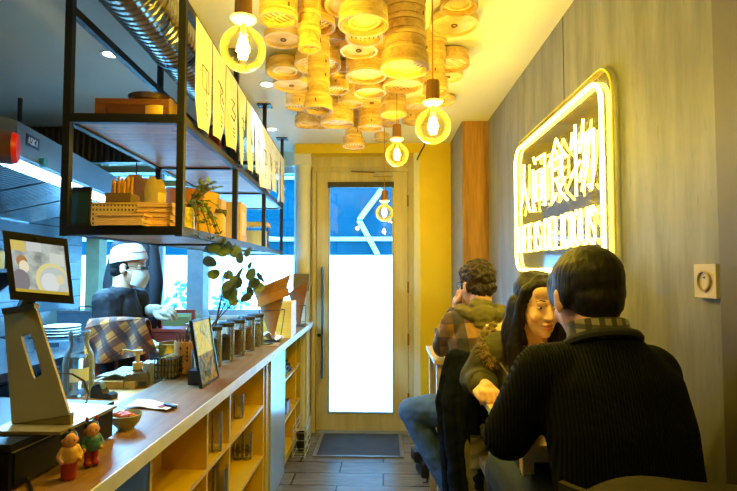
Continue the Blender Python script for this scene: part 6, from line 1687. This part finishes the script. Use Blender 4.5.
for k in (-1,1): b.tube([hc-o + R@V((k*.078,.045,-.03))*s, hc-o + R@V((k*.084,.0,-.01))*s, hc-o + R@V((k*.083,-.022,.0))*s], .0014, 5)
b.build('ear_loop', plain('white face mask', (222,222,220)), mko)
b = MB()
for k in (-1,1):
    b.tube([hc-o + R@V((k*.034+.023*math.cos(q), .098-.006*abs(math.cos(q)), .004+.017*math.sin(q)))*s for q in [2*PI*i/18 for i in range(18)]], .0016, 6, True)
    b.tube([hc-o + R@V((k*.058,.090,.010))*s, hc-o + R@V((k*.08,.03,.010))*s, hc-o + R@V((k*.083,-.015,.006))*s], .0018, 6)
b.tube([hc-o + R@V((-.011,.099,.008))*s, hc-o + R@V((.011,.099,.008))*s], .0016, 6); b.build('glasses', gm, D)
# ================================================================ LIGHT
def lamp(typ, loc, power, col, size=.03, rot=None, **kw):
    d = bpy.data.lights.new('light', typ); d.energy = power; d.color = col
    if typ == 'POINT' or typ == 'SPOT': d.shadow_soft_size = size
    if typ == 'AREA': d.shape = 'RECTANGLE'; d.size = size[0]; d.size_y = size[1]
    for k, v in kw.items(): setattr(d, k, v)
    o = bpy.data.objects.new('lamp_light', d); C.objects.link(o); o.location = loc
    if rot: o.rotation_euler = rot
    return o
WARM = (1, .73, .05)
for i, c in enumerate(LIGHTS): lamp('POINT', c, [30, 30, 30, 22, 26][i], WARM, .02)  # last entry belongs to the added pendant above the camera
# seen and added recessed downlights (the discs in the ceiling)
for o_ in [x for x in bpy.data.objects if x.name.startswith('ceiling_downlight')]:
    l = lamp('SPOT', o_.location + V((0,0,-.012)), 36, (.36,.70,1.0), .03); l.data.spot_size = 1.75; l.data.spot_blend = .7
# kitchen hood strip
l = lamp('AREA', HM @ V((-.057, .79, 1.884)), 110, (.2,.58,1.0), (.05, 1.5), (0, 0, .21))
# daylight
w = bpy.data.worlds.new('world'); SC.world = w; w.use_nodes = True
nt = w.node_tree; bg = nt.nodes['Background']
bg.inputs[0].default_value = (.17, .54, 1.0, 1); bg.inputs[1].default_value = 32.0
SC.cycles.use_denoising = True
SC.cycles.max_bounces = 8; SC.cycles.transparent_max_bounces = 24; SC.cycles.sample_clamp_indirect = 6
SC.cycles.caustics_reflective = False; SC.cycles.caustics_refractive = False
vs = SC.view_settings
vs.view_transform = 'Standard'; vs.look = 'None'; vs.exposure = 0.35; vs.gamma = 1.0; vs.use_curve_mapping = False
